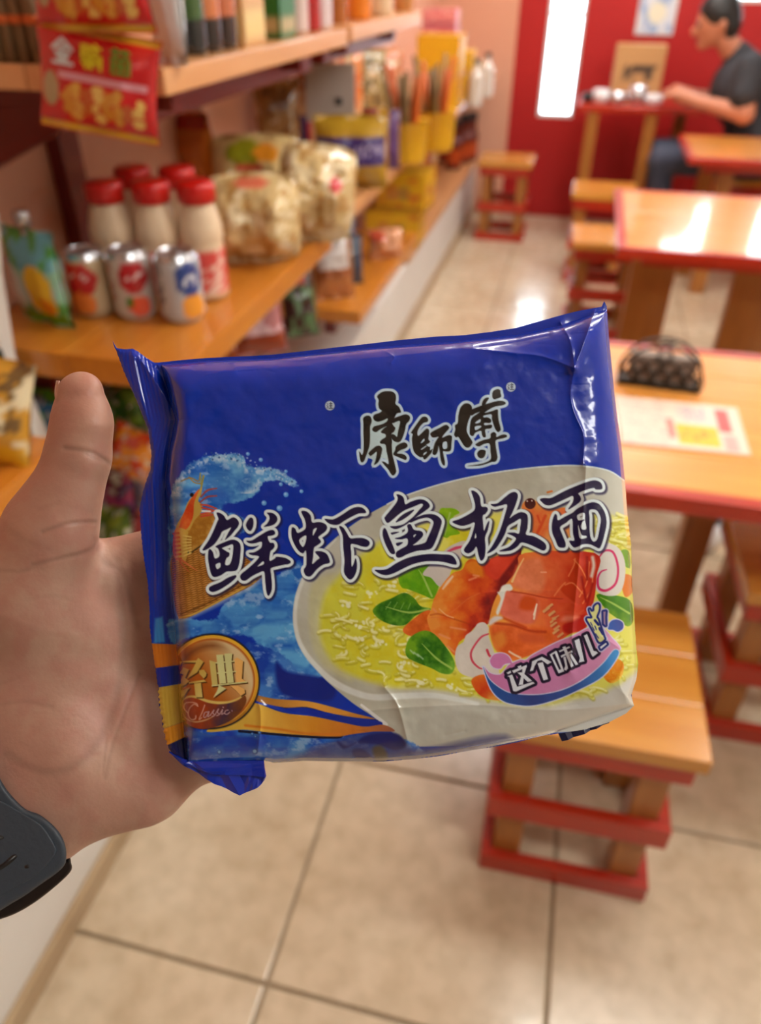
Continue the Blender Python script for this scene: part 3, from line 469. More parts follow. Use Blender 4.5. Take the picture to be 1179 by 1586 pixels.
# things on the bar table
def cup(x, y, z, r, h, m, label, name='cup', cat='cup'):
    t = thing(name, label, cat, (x, y, z)); lathe('cup_body', [(.001, 0), (r*.8, 0), (r, h*.3), (r, h), (r*.92, h), (r*.9, h*.3), (r*.7, .01), (.001, .01)], m, t, 20); lathe('contents', [(.001, h*.8), (r*.9, h*.8), (r*.9, h*.78)], 'dark', t, 16); return t
M['whitep'] = mat('white_ceramic', (226, 226, 226), .15, coat=.5)
bt = .841
cup(.08, 5.5, bt, .05, .07, 'whitep', 'white cup at the left on the bar table', cat='cup'); cup(.18, 5.48, bt, .06, .06, M['alu'], 'metal bowl in the middle of the bar table', 'bowl', 'bowl'); cup(.30, 5.5, bt, .05, .1, M['alu'], 'shiny metal cup by the person on the bar table')
cup(.0, 5.52, bt, .035, .05, 'dark', 'small black pot at the left end of the bar table', 'pot', 'pot'); cup(.40, 5.52, bt, .06, .05, 'whitep', 'white bowl close to the hands on the bar table', 'bowl', 'bowl')
carton(996, 126, .33, bt, .30, .16, .30, (196, 150, 96), 'brown cardboard box on the bar table behind the cups', name='cardboard_box', paint=paintf((198, 150, 96), (lambda u, v: (u > .2) & (u < .85) & (v > .35) & (v < .62) & (fbm(u*7, v*14, 121) > .5), (70, 56, 46)), (rect(0, .06, 0, 1), (170, 124, 76)), (rect(0, 1, .93, 1), (176, 130, 80)))).location = (.285, 5.74, bt)
t = thing('wall_poster', 'white and blue poster on the red wall above the cardboard box', 'poster', (.36, FYF-.008, 1.17))
boxobj('poster_board', (-.12, .12, 0, .007, 0, .4), 'white', t, .001)
n = 20; U, V_ = np.meshgrid(np.linspace(0, 1, n), np.linspace(0, 1, n)); pf = paintf((214, 220, 226), (spots(140, 4, .52), (150, 176, 210)), (ell(.5, .3, .25, .15), (230, 226, 200))); gridmesh('printed_face', np.stack([(U.ravel()-.5)*.22, np.full(n*n, -.001), .01+V_.ravel()*.38], 1), n, n, pf(U.ravel(), V_.ravel())/255., False, 'print', t)
# white shape added in place of the floor reflection under the middle table
cup(.55, 2.1, .0, .07, .12, 'whitep', 'white bucket standing in for the floor reflection under the middle table', 'glare_bucket', 'glare_bucket')
# ============ smooth bodies: signed distance union meshed with surface nets ============
def smin(a, b, k):
    h = np.clip(.5+.5*(b-a)/k, 0, 1); return b*(1-h)+a*h-k*h*(1-h)
def cap_sd(P, a, b, ra, rb):
    a = np.array(a, np.float32); b = np.array(b, np.float32); e = b-a; L = float(e@e)+1e-12
    w = [P[i]-a[i] for i in range(3)]; t = np.clip((w[0]*e[0]+w[1]*e[1]+w[2]*e[2])/L, 0, 1)
    return np.sqrt((w[0]-t*e[0])**2+(w[1]-t*e[1])**2+(w[2]-t*e[2])**2)-(ra+(rb-ra)*t)
def ell_sd(P, c, r, R=None):
    w = np.stack([P[i]-c[i] for i in range(3)], -1)
    if R is not None: w = w@np.array(R, np.float32)
    q = w/np.array(r, np.float32); k0 = np.sqrt((q**2).sum(-1)); k1 = np.sqrt(((q/np.array(r, np.float32))**2).sum(-1))+1e-9
    return k0*(k0-1)/k1
def sdf_grid(lo, hi, vox):
    ax = [np.arange(lo[i], hi[i]+vox, vox, dtype=np.float32) for i in range(3)]; return np.meshgrid(*ax, indexing='ij'), ax
def build_sdf(prims, lo, hi, vox, k=.02):
    P, ax = sdf_grid(lo, hi, vox); f = np.full(P[0].shape, 1e3, np.float32)
    for p in prims:
        kk = p.get('k', k)
        if 'c' in p:
            c, r = np.array(p['c'], float), np.array(p['r'], float); mn, mx = c-r.max()-kk*3-vox*3, c+r.max()+kk*3+vox*3
        else:
            r = max(p['ra'], p['rb']); mn = np.minimum(p['a'], p['b'])-r-kk*3-vox*3; mx = np.maximum(p['a'], p['b'])+r+kk*3+vox*3
        s = tuple(slice(max(0, int((mn[i]-lo[i])/vox)), max(0, int((mx[i]-lo[i])/vox)+2)) for i in range(3)); Q = [P[i][s] for i in range(3)]
        if 0 in Q[0].shape: continue
        d = ell_sd(Q, p['c'], p['r'], p.get('R')) if 'c' in p else cap_sd(Q, p['a'], p['b'], p['ra'], p['rb'])
        f[s] = np.minimum(f[s], d) if p.get('hard') else smin(f[s], d, kk)
    return f
def surfnets(f, lo, vox):
    nx, ny, nz = f.shape; s = f < 0
    cnt = np.zeros((nx-1, ny-1, nz-1), np.float32); acc = np.zeros((nx-1, ny-1, nz-1, 3), np.float32)
    for axn in range(3):
        sl0 = [slice(None)]*3; sl1 = [slice(None)]*3; sl0[axn] = slice(0, -1); sl1[axn] = slice(1, None); a = f[tuple(sl0)]; b = f[tuple(sl1)]; cr = (a < 0) != (b < 0)
        t = np.where(cr, a/(a-b+1e-20), 0); o = [i for i in range(3) if i != axn]
        for d0 in (0, 1):
            for d1 in (0, 1):
                q = [slice(None)]*3; q[o[0]] = slice(d0, f.shape[o[0]]-1+d0); q[o[1]] = slice(d1, f.shape[o[1]]-1+d1); c = cr[tuple(q)]; tt = t[tuple(q)]
                cnt += c; acc[..., axn] += c*tt; acc[..., o[0]] += c*d0; acc[..., o[1]] += c*d1
    act = cnt > 0; idx = np.full(act.shape, -1, np.int64); n = act.sum(); idx[act] = np.arange(n); base = np.argwhere(act).astype(np.float32)
    V = (base+acc[act]/cnt[act][:, None])*vox+np.array(lo, np.float32); F = []
    for axn in range(3):
        o = [(axn+1) % 3, (axn+2) % 3]; sl0 = [slice(1, -1)]*3; sl1 = [slice(1, -1)]*3; sl0[axn] = slice(0, -1); sl1[axn] = slice(1, None)
        a = s[tuple(sl0)]; b = s[tuple(sl1)]; cr = a != b; W_ = np.argwhere(cr); flip = a[cr]
        off = np.ones(3, int); off[axn] = 0; W_ = W_+off
        def g(d0, d1):
            q = W_.copy(); q[:, o[0]] -= d0; q[:, o[1]] -= d1; return idx[q[:, 0], q[:, 1], q[:, 2]]
        Q = np.stack([g(1, 1), g(0, 1), g(0, 0), g(1, 0)], 1); Q[~flip] = Q[~flip][:, ::-1]; F.append(Q)
    F = np.vstack(F); F = F[(F >= 0).all(1)]
    return V, F
C3 = lambda a, b, ra, rb, **k: dict(a=a, b=b, ra=ra, rb=rb, **k)
E3 = lambda c, r, **k: dict(c=c, r=r, **k)
# ============ the person sitting at the bar table ============
PX, PY = .92, 5.33
per = thing('person', 'seated person in black T-shirt and dark jeans looking down at the hands', 'person', (PX, PY, 0))
M['skin2'] = mat('tan_skin', (196, 128, 96), .5, ss=.05); M['tee'] = mat('black_tshirt', (38, 38, 42), .8, var=.5, vscale=9, col2=(52, 54, 60)); M['jeans'] = mat('navy_jeans', (52, 58, 78), .8, var=.6, vscale=12, col2=(74, 82, 100)); M['hair'] = mat('black_hair', (26, 22, 20), .5)
# local frame: person faces -X
SHo = 1.13
body = [E3((.10, 0, .62), (.15, .18, .11), k=.04), C3((.10, 0, .62), (.03, 0, .82), .13, .13, k=.05), E3((-.07, 0, .96), (.12, .19, .16), k=.05), C3((-.09, 0, 1.08), (-.20, 0, 1.19), .065, .058, k=.03),
        E3((-.275, 0, 1.285), (.105, .083, .125), k=.012), C3((-.305, 0, 1.21), (-.325, 0, 1.175), .045, .032, k=.02), E3((-.380, 0, 1.232), (.022, .015, .028), k=.008), E3((-.25, .083, 1.27), (.02, .012, .032), k=.006), E3((-.25, -.083, 1.27), (.02, .012, .032), k=.006)]
for s in (-1, 1):
    el = (-.05, s*.25, .86); wr = (-.36, s*.10-.02, .91); sh = (-.07, s*.19, 1.07)
    body += [C3(sh, el, .062, .05, k=.03), C3(el, wr, .052, .031, k=.02), C3((wr[0]+.03, wr[1], wr[2]), (wr[0]-.05, wr[1]-s*.01, wr[2]+.015), .033, .038, k=.015)]
    for q in range(4):
        y = wr[1]+(q-1.5)*.019; body.append(C3((wr[0]-.06, y, wr[2]+.02), (wr[0]-.10-.006*(q in (1, 2)), y-s*.006, wr[2]+.018), .0095, .009, k=.004)); body.append(C3((wr[0]-.10-.006*(q in (1, 2)), y-s*.006, wr[2]+.018), (wr[0]-.125, y-s*.012, wr[2]-.005), .009, .0075, k=.004))
    body.append(C3((wr[0]-.0, wr[1]-s*.03, wr[2]+.01), (wr[0]-.06, wr[1]-s*.05, wr[2]+.03), .012, .009, k=.006))
    kn = (-.42, s*.13, .58); an = (-.36, s*.12, .1); body += [C3((.08, s*.09, .60), kn, .085, .062, k=.03), C3(kn, an, .055, .036, k=.02), C3((an[0]+.04, an[1], .06), (an[0]-.14, an[1], .045), .042, .034, k=.02)]
lo, hi = (-.78, -.36, -.02), (.24, .36, 1.54)
V, F = surfnets(build_sdf(body, lo, hi, .009, .02), lo, .009); npmesh('body', V, F, None, 'skin2', per)
tee = [E3((.09, 0, .70), (.165, .195, .14), k=.05), C3((.09, 0, .68), (.02, 0, .86), .145, .15, k=.06), E3((-.07, 0, .96), (.16, .22, .18), k=.05), C3((-.07, 0, 1.07), (-.12, 0, 1.12), .09, .075, k=.03)]
for s in (-1, 1): tee.append(C3((-.06, s*.17, 1.07), (-.075, s*.235, .95), .082, .076, k=.03))
V, F = surfnets(build_sdf(tee, lo, hi, .009, .02), lo, .009); npmesh('t_shirt', V, F, None, 'tee', per)
jn = [E3((.10, 0, .60), (.17, .205, .13), k=.04)]
for s in (-1, 1): jn += [C3((.08, s*.10, .60), (-.43, s*.13, .58), .105, .08, k=.03), C3((-.43, s*.13, .58), (-.365, s*.12, .14), .074, .06, k=.02)]
V, F = surfnets(build_sdf(jn, lo, hi, .009, .02), lo, .009); npmesh('jeans', V, F, None, 'jeans', per)
hr = [E3((-.27, 0, 1.318), (.112, .092, .112), k=.01), E3((-.2, 0, 1.27), (.06, .08, .09), k=.02)]
f = build_sdf(hr, lo, hi, .009, .02); P, ax = sdf_grid(lo, hi, .009); f = np.maximum(f, -((P[0]+.365)*1.0+(P[2]-1.315)*1.1)*.7)
V, F = surfnets(f, lo, .009); npmesh('hair', V, F, None, 'hair', per)
for s in (-1, 1):
    bm = bmesh.new(); box(bm, -.56, -.30, s*.12-.045, s*.12+.045, 0, .075, .02); bmobj('shoe', bm, 'dark', per, True)
    bm = bmesh.new(); bmesh.ops.create_uvsphere(bm, u_segments=10, v_segments=8, radius=.011); bmesh.ops.translate(bm, verts=bm.verts, vec=(-.37, s*.034, 1.265)); bmobj('eye', bm, 'dark', per, True)
bm = bmesh.new(); box(bm, -.362, -.352, -.022, .022, 1.186, 1.192, .002); bmobj('mouth', bm, M['dred'], per)
st = stool(PX+.11, PY, .0, 'wooden stool under the seated person', h=.5)
# ============ flat print of the noodle packet: drawn stroke by stroke, stored as a colour attribute ============
AX0, AY0, AX1, AY1 = 165, 455, 1002, 1240          # print space (1 unit = about a quarter millimetre)
AW, AH = AX1-AX0, AY1-AY0
art = np.zeros((AH, AW, 3))
GX, GY = np.meshgrid(np.arange(AX0, AX1).astype(float), np.arange(AY0, AY1).astype(float))

def smooth_poly(P, n=5):
    P = np.array(P, float); N = len(P); out = []
    t = np.arange(n)[:, None]/n
    for i in range(N):
        a, b, c, d = P[i-1], P[i], P[(i+1) % N], P[(i+2) % N]
        out.append(.5*(2*b+(c-a)*t+(2*a-5*b+4*c-d)*t*t+(3*b-3*c+d-a)*t**3))
    return np.concatenate(out)
def bbox(P, pad):
    P = np.asarray(P); x0 = int(max(AX0, math.floor(P[:, 0].min()-pad))); x1 = int(min(AX1, math.ceil(P[:, 0].max()+pad)+1))
    y0 = int(max(AY0, math.floor(P[:, 1].min()-pad))); y1 = int(min(AY1, math.ceil(P[:, 1].max()+pad)+1))
    return slice(y0-AY0, y1-AY0), slice(x0-AX0, x1-AX0)
def sdpoly(P, X, Y):                                 # signed distance, negative inside
    P = np.asarray(P, float); Q = np.roll(P, -1, 0); d2 = np.full(X.shape, 1e12); ins = np.zeros(X.shape, bool)
    for (ax, ay), (bx, by) in zip(P, Q):
        ex, ey = bx-ax, by-ay; L = ex*ex+ey*ey
        if L < 1e-9: continue
        wx, wy = X-ax, Y-ay; t = np.clip((wx*ex+wy*ey)/L, 0, 1)
        d2 = np.minimum(d2, (wx-ex*t)**2+(wy-ey*t)**2)
        if ay != by:
            ins ^= ((ay > Y) != (by > Y)) & (X < ex*(Y-ay)/(by-ay)+ax)
    d = np.sqrt(d2); return np.where(ins, -d, d)
def sdline(P, W, X, Y):                              # tapered stroke: P points, W radii
    P = np.asarray(P, float); W = np.broadcast_to(W, (len(P),)) if np.ndim(W) == 0 else np.asarray(W, float)
    d = np.full(X.shape, 1e6)
    if len(P) == 1: return np.hypot(X-P[0, 0], Y-P[0, 1])-W[0]
    for i in range(len(P)-1):
        ex, ey = P[i+1]-P[i]; L = ex*ex+ey*ey+1e-9; wx, wy = X-P[i, 0], Y-P[i, 1]; t = np.clip((wx*ex+wy*ey)/L, 0, 1)
        d = np.minimum(d, np.hypot(wx-ex*t, wy-ey*t)-(W[i]+(W[i+1]-W[i])*t))
    return d
def curve(P, n=6):
    P = np.array(P, float); Q = np.vstack([2*P[0]-P[1], P, 2*P[-1]-P[-2]]); out = []; t = np.arange(n)[:, None]/n
    for i in range(1, len(Q)-2):
        a, b, c, d = Q[i-1], Q[i], Q[i+1], Q[i+2]
        out.append(.5*(2*b+(c-a)*t+(2*a-5*b+4*c-d)*t*t+(3*b-3*c+d-a)*t**3))
    return np.vstack(out+[P[-1:]])
def cov(d, soft=.6): return np.clip(.5-d/(2*soft), 0, 1)
def comp(sl, a, col):
    a = a[..., None]; c = np.asarray(col, float)
    if c.ndim == 1 : c = c/255.
    art[sl] = art[sl]*(1-a)+c*a
def fill(P, col, soft=.6, sm=True, op=1., nz=0, ns=.06, seed=3):
    P = smooth_poly(P) if sm else np.array(P, float); sl = bbox(P, soft+1); X, Y = GX[sl], GY[sl]
    a = cov(sdpoly(P, X, Y), soft)*op; c = np.array(col, float)/255.
    if nz:
        n = (fbm(X*ns, Y*ns, seed)-.5)*2*nz/255.; c = c[None, None, :]+n[..., None]
    comp(sl, a, c if nz else col)
def grad(P, cols, px, py, soft=.6, sm=True, nz=0, ns=.06, seed=3, op=1.):
    # colour runs from point px to point py through cols; noise shifts it
    P = smooth_poly(P) if sm else np.array(P, float); sl = bbox(P, soft+1); X, Y = GX[sl], GY[sl]
    e = np.array(py, float)-np.array(px, float); t = ((X-px[0])*e[0]+(Y-px[1])*e[1])/(e@e)
    if nz: t = t+(fbm(X*ns, Y*ns, seed)-.5)*2*nz
    t = np.clip(t, 0, 1)*(len(cols)-1); C_ = np.array(cols, float)/255.; i = np.clip(t.astype(int), 0, len(cols)-2); f = (t-i)[..., None]
    comp(sl, cov(sdpoly(P, X, Y), soft)*op, C_[i]*(1-f)+C_[i+1]*f)
def line(P, W, col, soft=.6, op=1., sm=True):
    n0 = len(P); W = np.broadcast_to(W, (n0,)).astype(float)
    if sm and n0 > 2:
        Q = curve(P); W = np.interp(np.linspace(0, n0-1, len(Q)), np.arange(n0), W); P = Q
    P = np.array(P, float); sl = bbox(P, W.max()+soft+1); comp(sl, cov(sdline(P, W, GX[sl], GY[sl]), soft)*op, col)
def tr(ox, oy, s, P): return [(ox+x/s, oy+y/s) for x, y in P]
def glyph_sd(ox, oy, s, polys, holes=(), pad=12):
    A = [smooth_poly(tr(ox, oy, s, p), 4) for p in polys]; sl = bbox(np.vstack(A), pad); X, Y = GX[sl], GY[sl]
    d = np.full(X.shape, 1e6)
    for p in A: d = np.minimum(d, sdpoly(p, X, Y))
    e = d.copy()
    for h in holes: d = np.maximum(d, -sdpoly(smooth_poly(tr(ox, oy, s, h), 4), X, Y))
    return sl, d, e
BLUE = (0, 46, 168)
art[:] = np.array(BLUE)/255.
art += ((fbm(GX*.012, GY*.012, 5)-.5)*.03)[..., None]*np.array([.3, .7, 1.])
# ---- sea water
def water(P, seed, light=(100, 168, 222), dark=(30, 96, 190), foam=.72, soft=1.5):
    P = smooth_poly(P); sl = bbox(P, 8); X, Y = GX[sl], GY[sl]
    n = fbm(X*.022+fbm(X*.02, Y*.02, seed+9)*2, Y*.04, seed, 4); m = np.clip((n-.32)/.36, 0, 1)[..., None]
    c = np.array(dark)/255.*(1-m)+np.array(light)/255.*m
    f = np.clip((fbm(X*.06, Y*.09, seed+4, 5)-foam+.12)/.15, 0, 1)[..., None]; c = c*(1-f*.55)+np.array([.72, .82, .93])*f*.55
    d = sdpoly(P, X, Y)+(fbm(X*.22, Y*.22, seed+2)-.5)*7
    comp(sl, cov(d, soft), c); return sl, d
sl, d = water([(262, 800), (268, 755), (290, 722), (315, 708), (345, 703), (375, 706), (385, 722), (420, 724), (445, 736), (462, 752), (445, 750), (428, 744), (408, 748), (400, 762), (385, 772), (372, 778), (352, 780), (345, 790), (390, 810), (350, 840), (300, 860), (265, 880)], 11)
X, Y = GX[sl], GY[sl]
f = np.clip(1-np.abs(d+7)/9, 0, 1)*np.clip((fbm(X*.16, Y*.16, 40)-.38)/.2, 0, 1)*(Y < 765)*.8
comp(sl, f, (205, 222, 240))
for k in range(60):
    t = rnd.random(); x = 315+t*140+rnd.uniform(-5, 5); y = 708+max(0, t-.35)*62+rnd.uniform(-7, 5)
    line([(x, y)], rnd.uniform(.6, 1.8), (190, 215, 240) if k % 3 else (40, 80, 150), op=.8)
for x, y, r_ in [(384, 703, 3), (404, 712, 3.2), (443, 730, 2.6), (435, 750, 3), (467, 761, 3), (443, 766, 4), (409, 779, 4), (433, 787, 4.5), (446, 742, 2)]:
    line([(x, y)], r_, (95, 160, 225)); line([(x-.8, y-.8)], r_*.5, (150, 195, 240))
water([(330, 960), (345, 938), (375, 915), (410, 898), (440, 885), (465, 870), (475, 900), (462, 930), (462, 975), (480, 1020), (500, 1045), (470, 1060), (440, 1050), (425, 1010), (400, 1000), (380, 985), (300, 985), (270, 1000), (262, 960)], 23, light=(90, 165, 222))
water([(380, 1000), (420, 1005), (455, 1030), (470, 1070), (430, 1085), (395, 1075)], 31, light=(60, 120, 200), dark=(10, 60, 170))
fill([(428, 1025), (445, 1040), (500, 1050), (520, 1062), (510, 1085), (450, 1080), (430, 1062)], (4, 30, 130), 3)
# ---- wicker basket, corn-coloured lining and live shrimp
bk = [(266, 862), (300, 842), (326, 826), (400, 880), (396, 902), (352, 926), (325, 940), (298, 954), (282, 958), (274, 950), (268, 913)]
fill([(x+(1 if x > 300 else -1)*2, y+3) for x, y in bk], (190, 200, 215), 4, op=.8)
P = smooth_poly(bk); sl = bbox(P, 2); X, Y = GX[sl], GY[sl]
u = (X*.3+Y*.95)/3.3; v = (X*.95-Y*.12)/9.0
w = .5+.5*np.sin(u*2*np.pi+np.where(np.floor(v) % 2 == 0, 0, np.pi)); w = w*(.6+.4*np.abs(np.sin(v*np.pi)))
c = np.array([120, 74, 22])/255.+w[..., None]*np.array([85, 66, 38])/255.+((fbm(X*.1, Y*.1, 8)-.5)*.15)[..., None]
comp(sl, cov(sdpoly(P, X, Y), .8), c)
line([(278, 957), (300, 951), (326, 938), (352, 924), (396, 900)], 1.3, (205, 165, 70)); line([(280, 951), (326, 932), (392, 897)], .9, (100, 60, 15))
grad([(275, 830), (292, 815), (300, 800), (330, 795), (345, 810), (330, 835), (305, 850), (278, 865)], [(196, 140, 50), (160, 105, 30), (215, 170, 80)], (275, 800), (330, 860), nz=.4, ns=.12)
line([(296, 856), (330, 832)], 1.2, (60, 45, 20)); line([(290, 855)], 3, (40, 40, 30))
q = lambda P: tr(240, 680, 4.91, P)
line(q([(345, 270), (330, 320), (270, 295), (200, 320)]), .9, (150, 120, 60)); line(q([(350, 340), (300, 330), (260, 290)]), .9, (160, 125, 60))
line(q([(370, 280), (350, 380), (345, 430)]), 1.4, (150, 140, 60)); line(q([(345, 260), (350, 330)]), .9, (150, 150, 80))
fill(q([(355, 360), (330, 400), (300, 420), (250, 480), (220, 560), (160, 680), (250, 700), (300, 620), (350, 560), (360, 500), (330, 470), (355, 400)]), (196, 160, 70))
grad(q([(340, 380), (290, 430), (240, 520), (190, 640), (215, 690), (255, 670), (290, 590), (300, 480)]), [(222, 110, 40), (200, 60, 20), (226, 120, 50)], q([(340, 380)])[0], q([(200, 690)])[0], nz=.25, ns=.12)
line(q([(280, 425)]), 3, (25, 25, 30)); line(q([(225, 600), (180, 690)]), 1.6, (220, 90, 40))
grad(q([(160, 680), (250, 700), (240, 770), (250, 850), (230, 930), (180, 930), (140, 880), (135, 800)]), [(215, 90, 40), (225, 190, 90), (190, 150, 60)], q([(135, 800)])[0], q([(250, 810)])[0], nz=.15, ns=.15)
for k in range(7): line(q([(140+k*4, 720+k*32), (180+k*3, 715+k*32)]), 1.6, (200, 80, 30)); line(q([(215, 735+k*26), (275, 745+k*20)]), .9, (225, 200, 110))
line(q([(200, 920), (260, 960), (320, 1000)]), [2, 1.2, .5], (205, 110, 60)); line(q([(180, 910), (210, 960), (260, 1010)]), [2, 1, .5], (190, 90, 50))
for a, b, c_ in [((350, 440), (400, 390), (470, 375)), ((345, 480), (400, 440), (470, 432)), ((350, 500), (400, 505), (470, 530)), ((355, 520), (410, 535), (465, 545)), ((350, 570), (400, 560), (450, 548)), ((350, 590), (400, 580), (440, 575))]:
    line(q([a, b, c_]), [1.2, 1.6, 1], (200, 70, 50) if a[1] > 490 else (150, 70, 70))
line(q([(360, 548), (420, 550)]), 1.4, (230, 225, 220))
# ---- bowl
bowl = [(1010, 760), (967, 744), (940, 728), (890, 721), (830, 724), (760, 733), (690, 748), (630, 767), (570, 797), (520, 833), (482, 872), (462, 910), (454, 950), (458, 985), (470, 1012), (490, 1037), (512, 1060), (545, 1088), (575, 1108), (598, 1126), (616, 1142), (634, 1155), (680, 1156), (760, 1152), (860, 1135), (1010, 1110), (1020, 900)]
sl_ = smooth_poly(bowl)
grad(bowl, [(205, 208, 200), (176, 174, 155), (196, 196, 184), (206, 205, 198)], (480, 760), (960, 1100), soft=.8, nz=.12, ns=.02)
line([(967, 744), (940, 728), (890, 721), (830, 724), (760, 733), (690, 748), (630, 767), (600, 781)], 1.2, (212, 224, 226))
line([(520, 836), (484, 874), (464, 912), (457, 950), (461, 985), (473, 1011), (494, 1036), (518, 1057), (548, 1072), (580, 1080), (622, 1078), (668, 1077), (702, 1082), (740, 1090)], [1, 2.5, 3, 3, 3.2, 3.5, 4, 5, 5, 5, 5, 4.5, 4, 3], (214, 218, 212), 1.5)
line([(560, 1092), (598, 1122)], [2, 3], (225, 225, 222))
fill([(484, 905), (478, 950), (484, 1000), (505, 1034), (545, 1056), (530, 1030), (505, 1000), (500, 950), (520, 890)], (192, 190, 150), 4)
soup = [(530, 882), (503, 913), (494, 944), (493, 977), (499, 1005), (515, 1030), (542, 1047), (582, 1060), (618, 1066), (659, 1066), (694, 1070), (740, 1080), (800, 1092), (850, 1092), (886, 1083), (922, 1077), (948, 1064), (965, 1055), (1000, 1010), (1005, 860), (978, 815), (940, 795), (880, 790), (800, 790), (700, 800), (620, 822), (566, 850)]
fill(soup, (205, 205, 140), 7)
grad([(x+(4 if x < 600 else 0), y-(2 if y > 1000 else -3)) for x, y in soup], [(212, 212, 66), (214, 204, 36), (224, 220, 96)], (490, 1000), (760, 1000), soft=5, nz=.9, ns=.035, seed=17)
for k in range(230):
    r1 = rnd.random()
    if r1 < .66: x = rnd.uniform(508, 725); y = rnd.uniform(890, 1062)
    elif r1 < .82: x = rnd.uniform(935, 980); y = rnd.uniform(800, 860)
    elif r1 < .92: x = rnd.uniform(930, 975); y = rnd.uniform(990, 1050)
    else: x = rnd.uniform(700, 930); y = rnd.uniform(1060, 1076)
    if x < 560 and (y > 1028 or y < 890+(560-x)*1.2): continue
    a = rnd.uniform(-.5, .5)+(3.14 if k % 2 else 0); L = rnd.uniform(9, 24); b = rnd.uniform(-2.2, 2.2); p = [(x, y)]; n_ = 5
    for t_ in range(n_): a += b/n_; p.append((p[-1][0]+L/n_*math.cos(a)*1.2, p[-1][1]+L/n_*math.sin(a)*.7))
    w_ = rnd.uniform(1.7, 2.8); sh_ = [(x_+.6, y_+2.0) for x_, y_ in p]
    line(sh_, w_+.6, (168, 156, 24), 1.6, op=.55, sm=False); line(p, w_, rnd.choice([(216, 214, 96), (224, 224, 128), (208, 204, 70), (230, 228, 150)]), 1., sm=False)
    line([(x_-.3, y_-.8) for x_, y_ in p[1:-1]], w_*.35, (238, 238, 180), .8, op=.8, sm=False)
for cx_, cy_ in [(556, 968), (590, 998), (560, 990), (577, 920), (605, 905), (540, 935), (625, 1030), (650, 1058), (700, 1064)]:
    for k in range(6): line([(cx_+rnd.uniform(-9, 9), cy_+rnd.uniform(-5, 5))], rnd.uniform(1.5, 3.2), (236, 238, 195), 1., op=.85)
# ---- greens
def leaf(P, vein, seed=0, c0=(110, 165, 20), c1=(40, 105, 8), c2=(120, 180, 50)):
    P = np.array(P); grad(P, [c0, c1, c2], P.min(0), P.max(0), nz=.6, ns=.05, seed=seed); line(vein, [1.6]*(len(vein)-1)+[.5], (165, 200, 90), op=.9)
q = lambda P: tr(440, 880, 3.93, P)
leaf(q([(700, 50), (760, -40), (930, -40), (950, 60), (940, 120), (910, 185), (850, 165), (760, 130), (715, 115)]), q([(900, 170), (850, 60), (820, 10)]), 3, (140, 195, 20), (90, 160, 10), (120, 180, 30))
leaf(q([(540, 260), (580, 215), (650, 185), (730, 150), (790, 180), (830, 230), (890, 245), (880, 260), (800, 290), (740, 345), (660, 345), (580, 310)]), q([(880, 250), (760, 270), (620, 235)]), 5)
for k in range(4): line(q([(620+k*45, 250), (650+k*40, 205+k*3)]), .6, (150, 195, 100), op=.7)
q3 = lambda P: tr(570, 750, 7.86, P)
leaf(q3([(870, 320), (960, 290), (1060, 300), (1115, 350), (1040, 400), (1060, 520), (1120, 600), (1010, 625), (960, 655), (900, 640), (880, 730), (850, 600)]), q3([(1000, 350), (960, 500), (940, 620)]), 7, (150, 195, 30), (120, 175, 10), (140, 190, 30))
leaf([(924, 922), (945, 921), (976, 930), (981, 960), (972, 970), (955, 957), (940, 945)], [(975, 950), (950, 935), (930, 925)], 9, (80, 150, 20), (60, 125, 10), (110, 160, 20))
fill([(962, 853), (974, 854), (976, 880), (962, 870)], (110, 160, 30)); fill([(962, 893), (978, 892), (981, 915), (968, 924)], (222, 120, 30))
# ---- fish cake slices
fill([(655, 888), (680, 862), (697, 846), (722, 838), (716, 862), (700, 882), (692, 905), (680, 908), (668, 895)], (206, 198, 190)); line([(694, 854), (706, 849), (720, 846)], [1.5, 2.5, 1.5], (205, 70, 105))
fill(tr(600, 840, 2.9475, [(950, 30), (1000, 2), (1060, 30), (1087, 100), (1080, 190), (1050, 240), (985, 240), (948, 205), (938, 100)]), (214, 208, 200))
line(tr(760, 760, 5.895, [(990, 610), (1040, 550), (1110, 555), (1150, 630), (1165, 740), (1140, 850), (1060, 910), (990, 890), (980, 800), (1010, 740), (1060, 720)]), [1, 1.5, 1.7, 1.7, 1.7, 1.8, 2, 2, 1.7, 1.3, .8], (200, 40, 95))
# ---- cooked prawns
q = lambda P: tr(640, 840, 7.37, P)
fill(tr(440, 880, 3.93, [(725, 370), (800, 300), (860, 260), (900, 270), (910, 400), (860, 420), (760, 410)]), (214, 96, 24), nz=30, ns=.1)
pr1 = q([(470, 340), (560, 310), (620, 210), (700, 195), (800, 260), (900, 180), (1100, 120), (1240, 60), (1150, 400), (1000, 600), (930, 800), (860, 930), (720, 960), (620, 1070), (520, 1150), (480, 1290), (400, 1210), (300, 1130), (220, 1040), (180, 960), (160, 860), (200, 780), (240, 640), (320, 500), (400, 400)])
grad(pr1, [(236, 146, 54), (230, 118, 34), (222, 90, 24), (206, 62, 20), (160, 30, 12), (120, 16, 14)], q([(260, 650)])[0], q([(1060, 760)])[0], nz=.42, ns=.045, seed=33)
fill(q([(820, 260), (900, 180), (1100, 120), (1200, 120), (1050, 330), (950, 430), (840, 360)]), (214, 60, 34), 2, nz=12); fill(q([(600, 250), (700, 200), (780, 260), (800, 400), (640, 350)]), (224, 124, 26), 3, nz=14)
line(q([(450, 390), (400, 450), (340, 530)]), [1.6, 2.4, 1.2], (240, 205, 170), 1.2)
line(q([(180, 860), (330, 850), (450, 790), (620, 650), (760, 580)]), .6, (230, 120, 60), 1, op=.7)
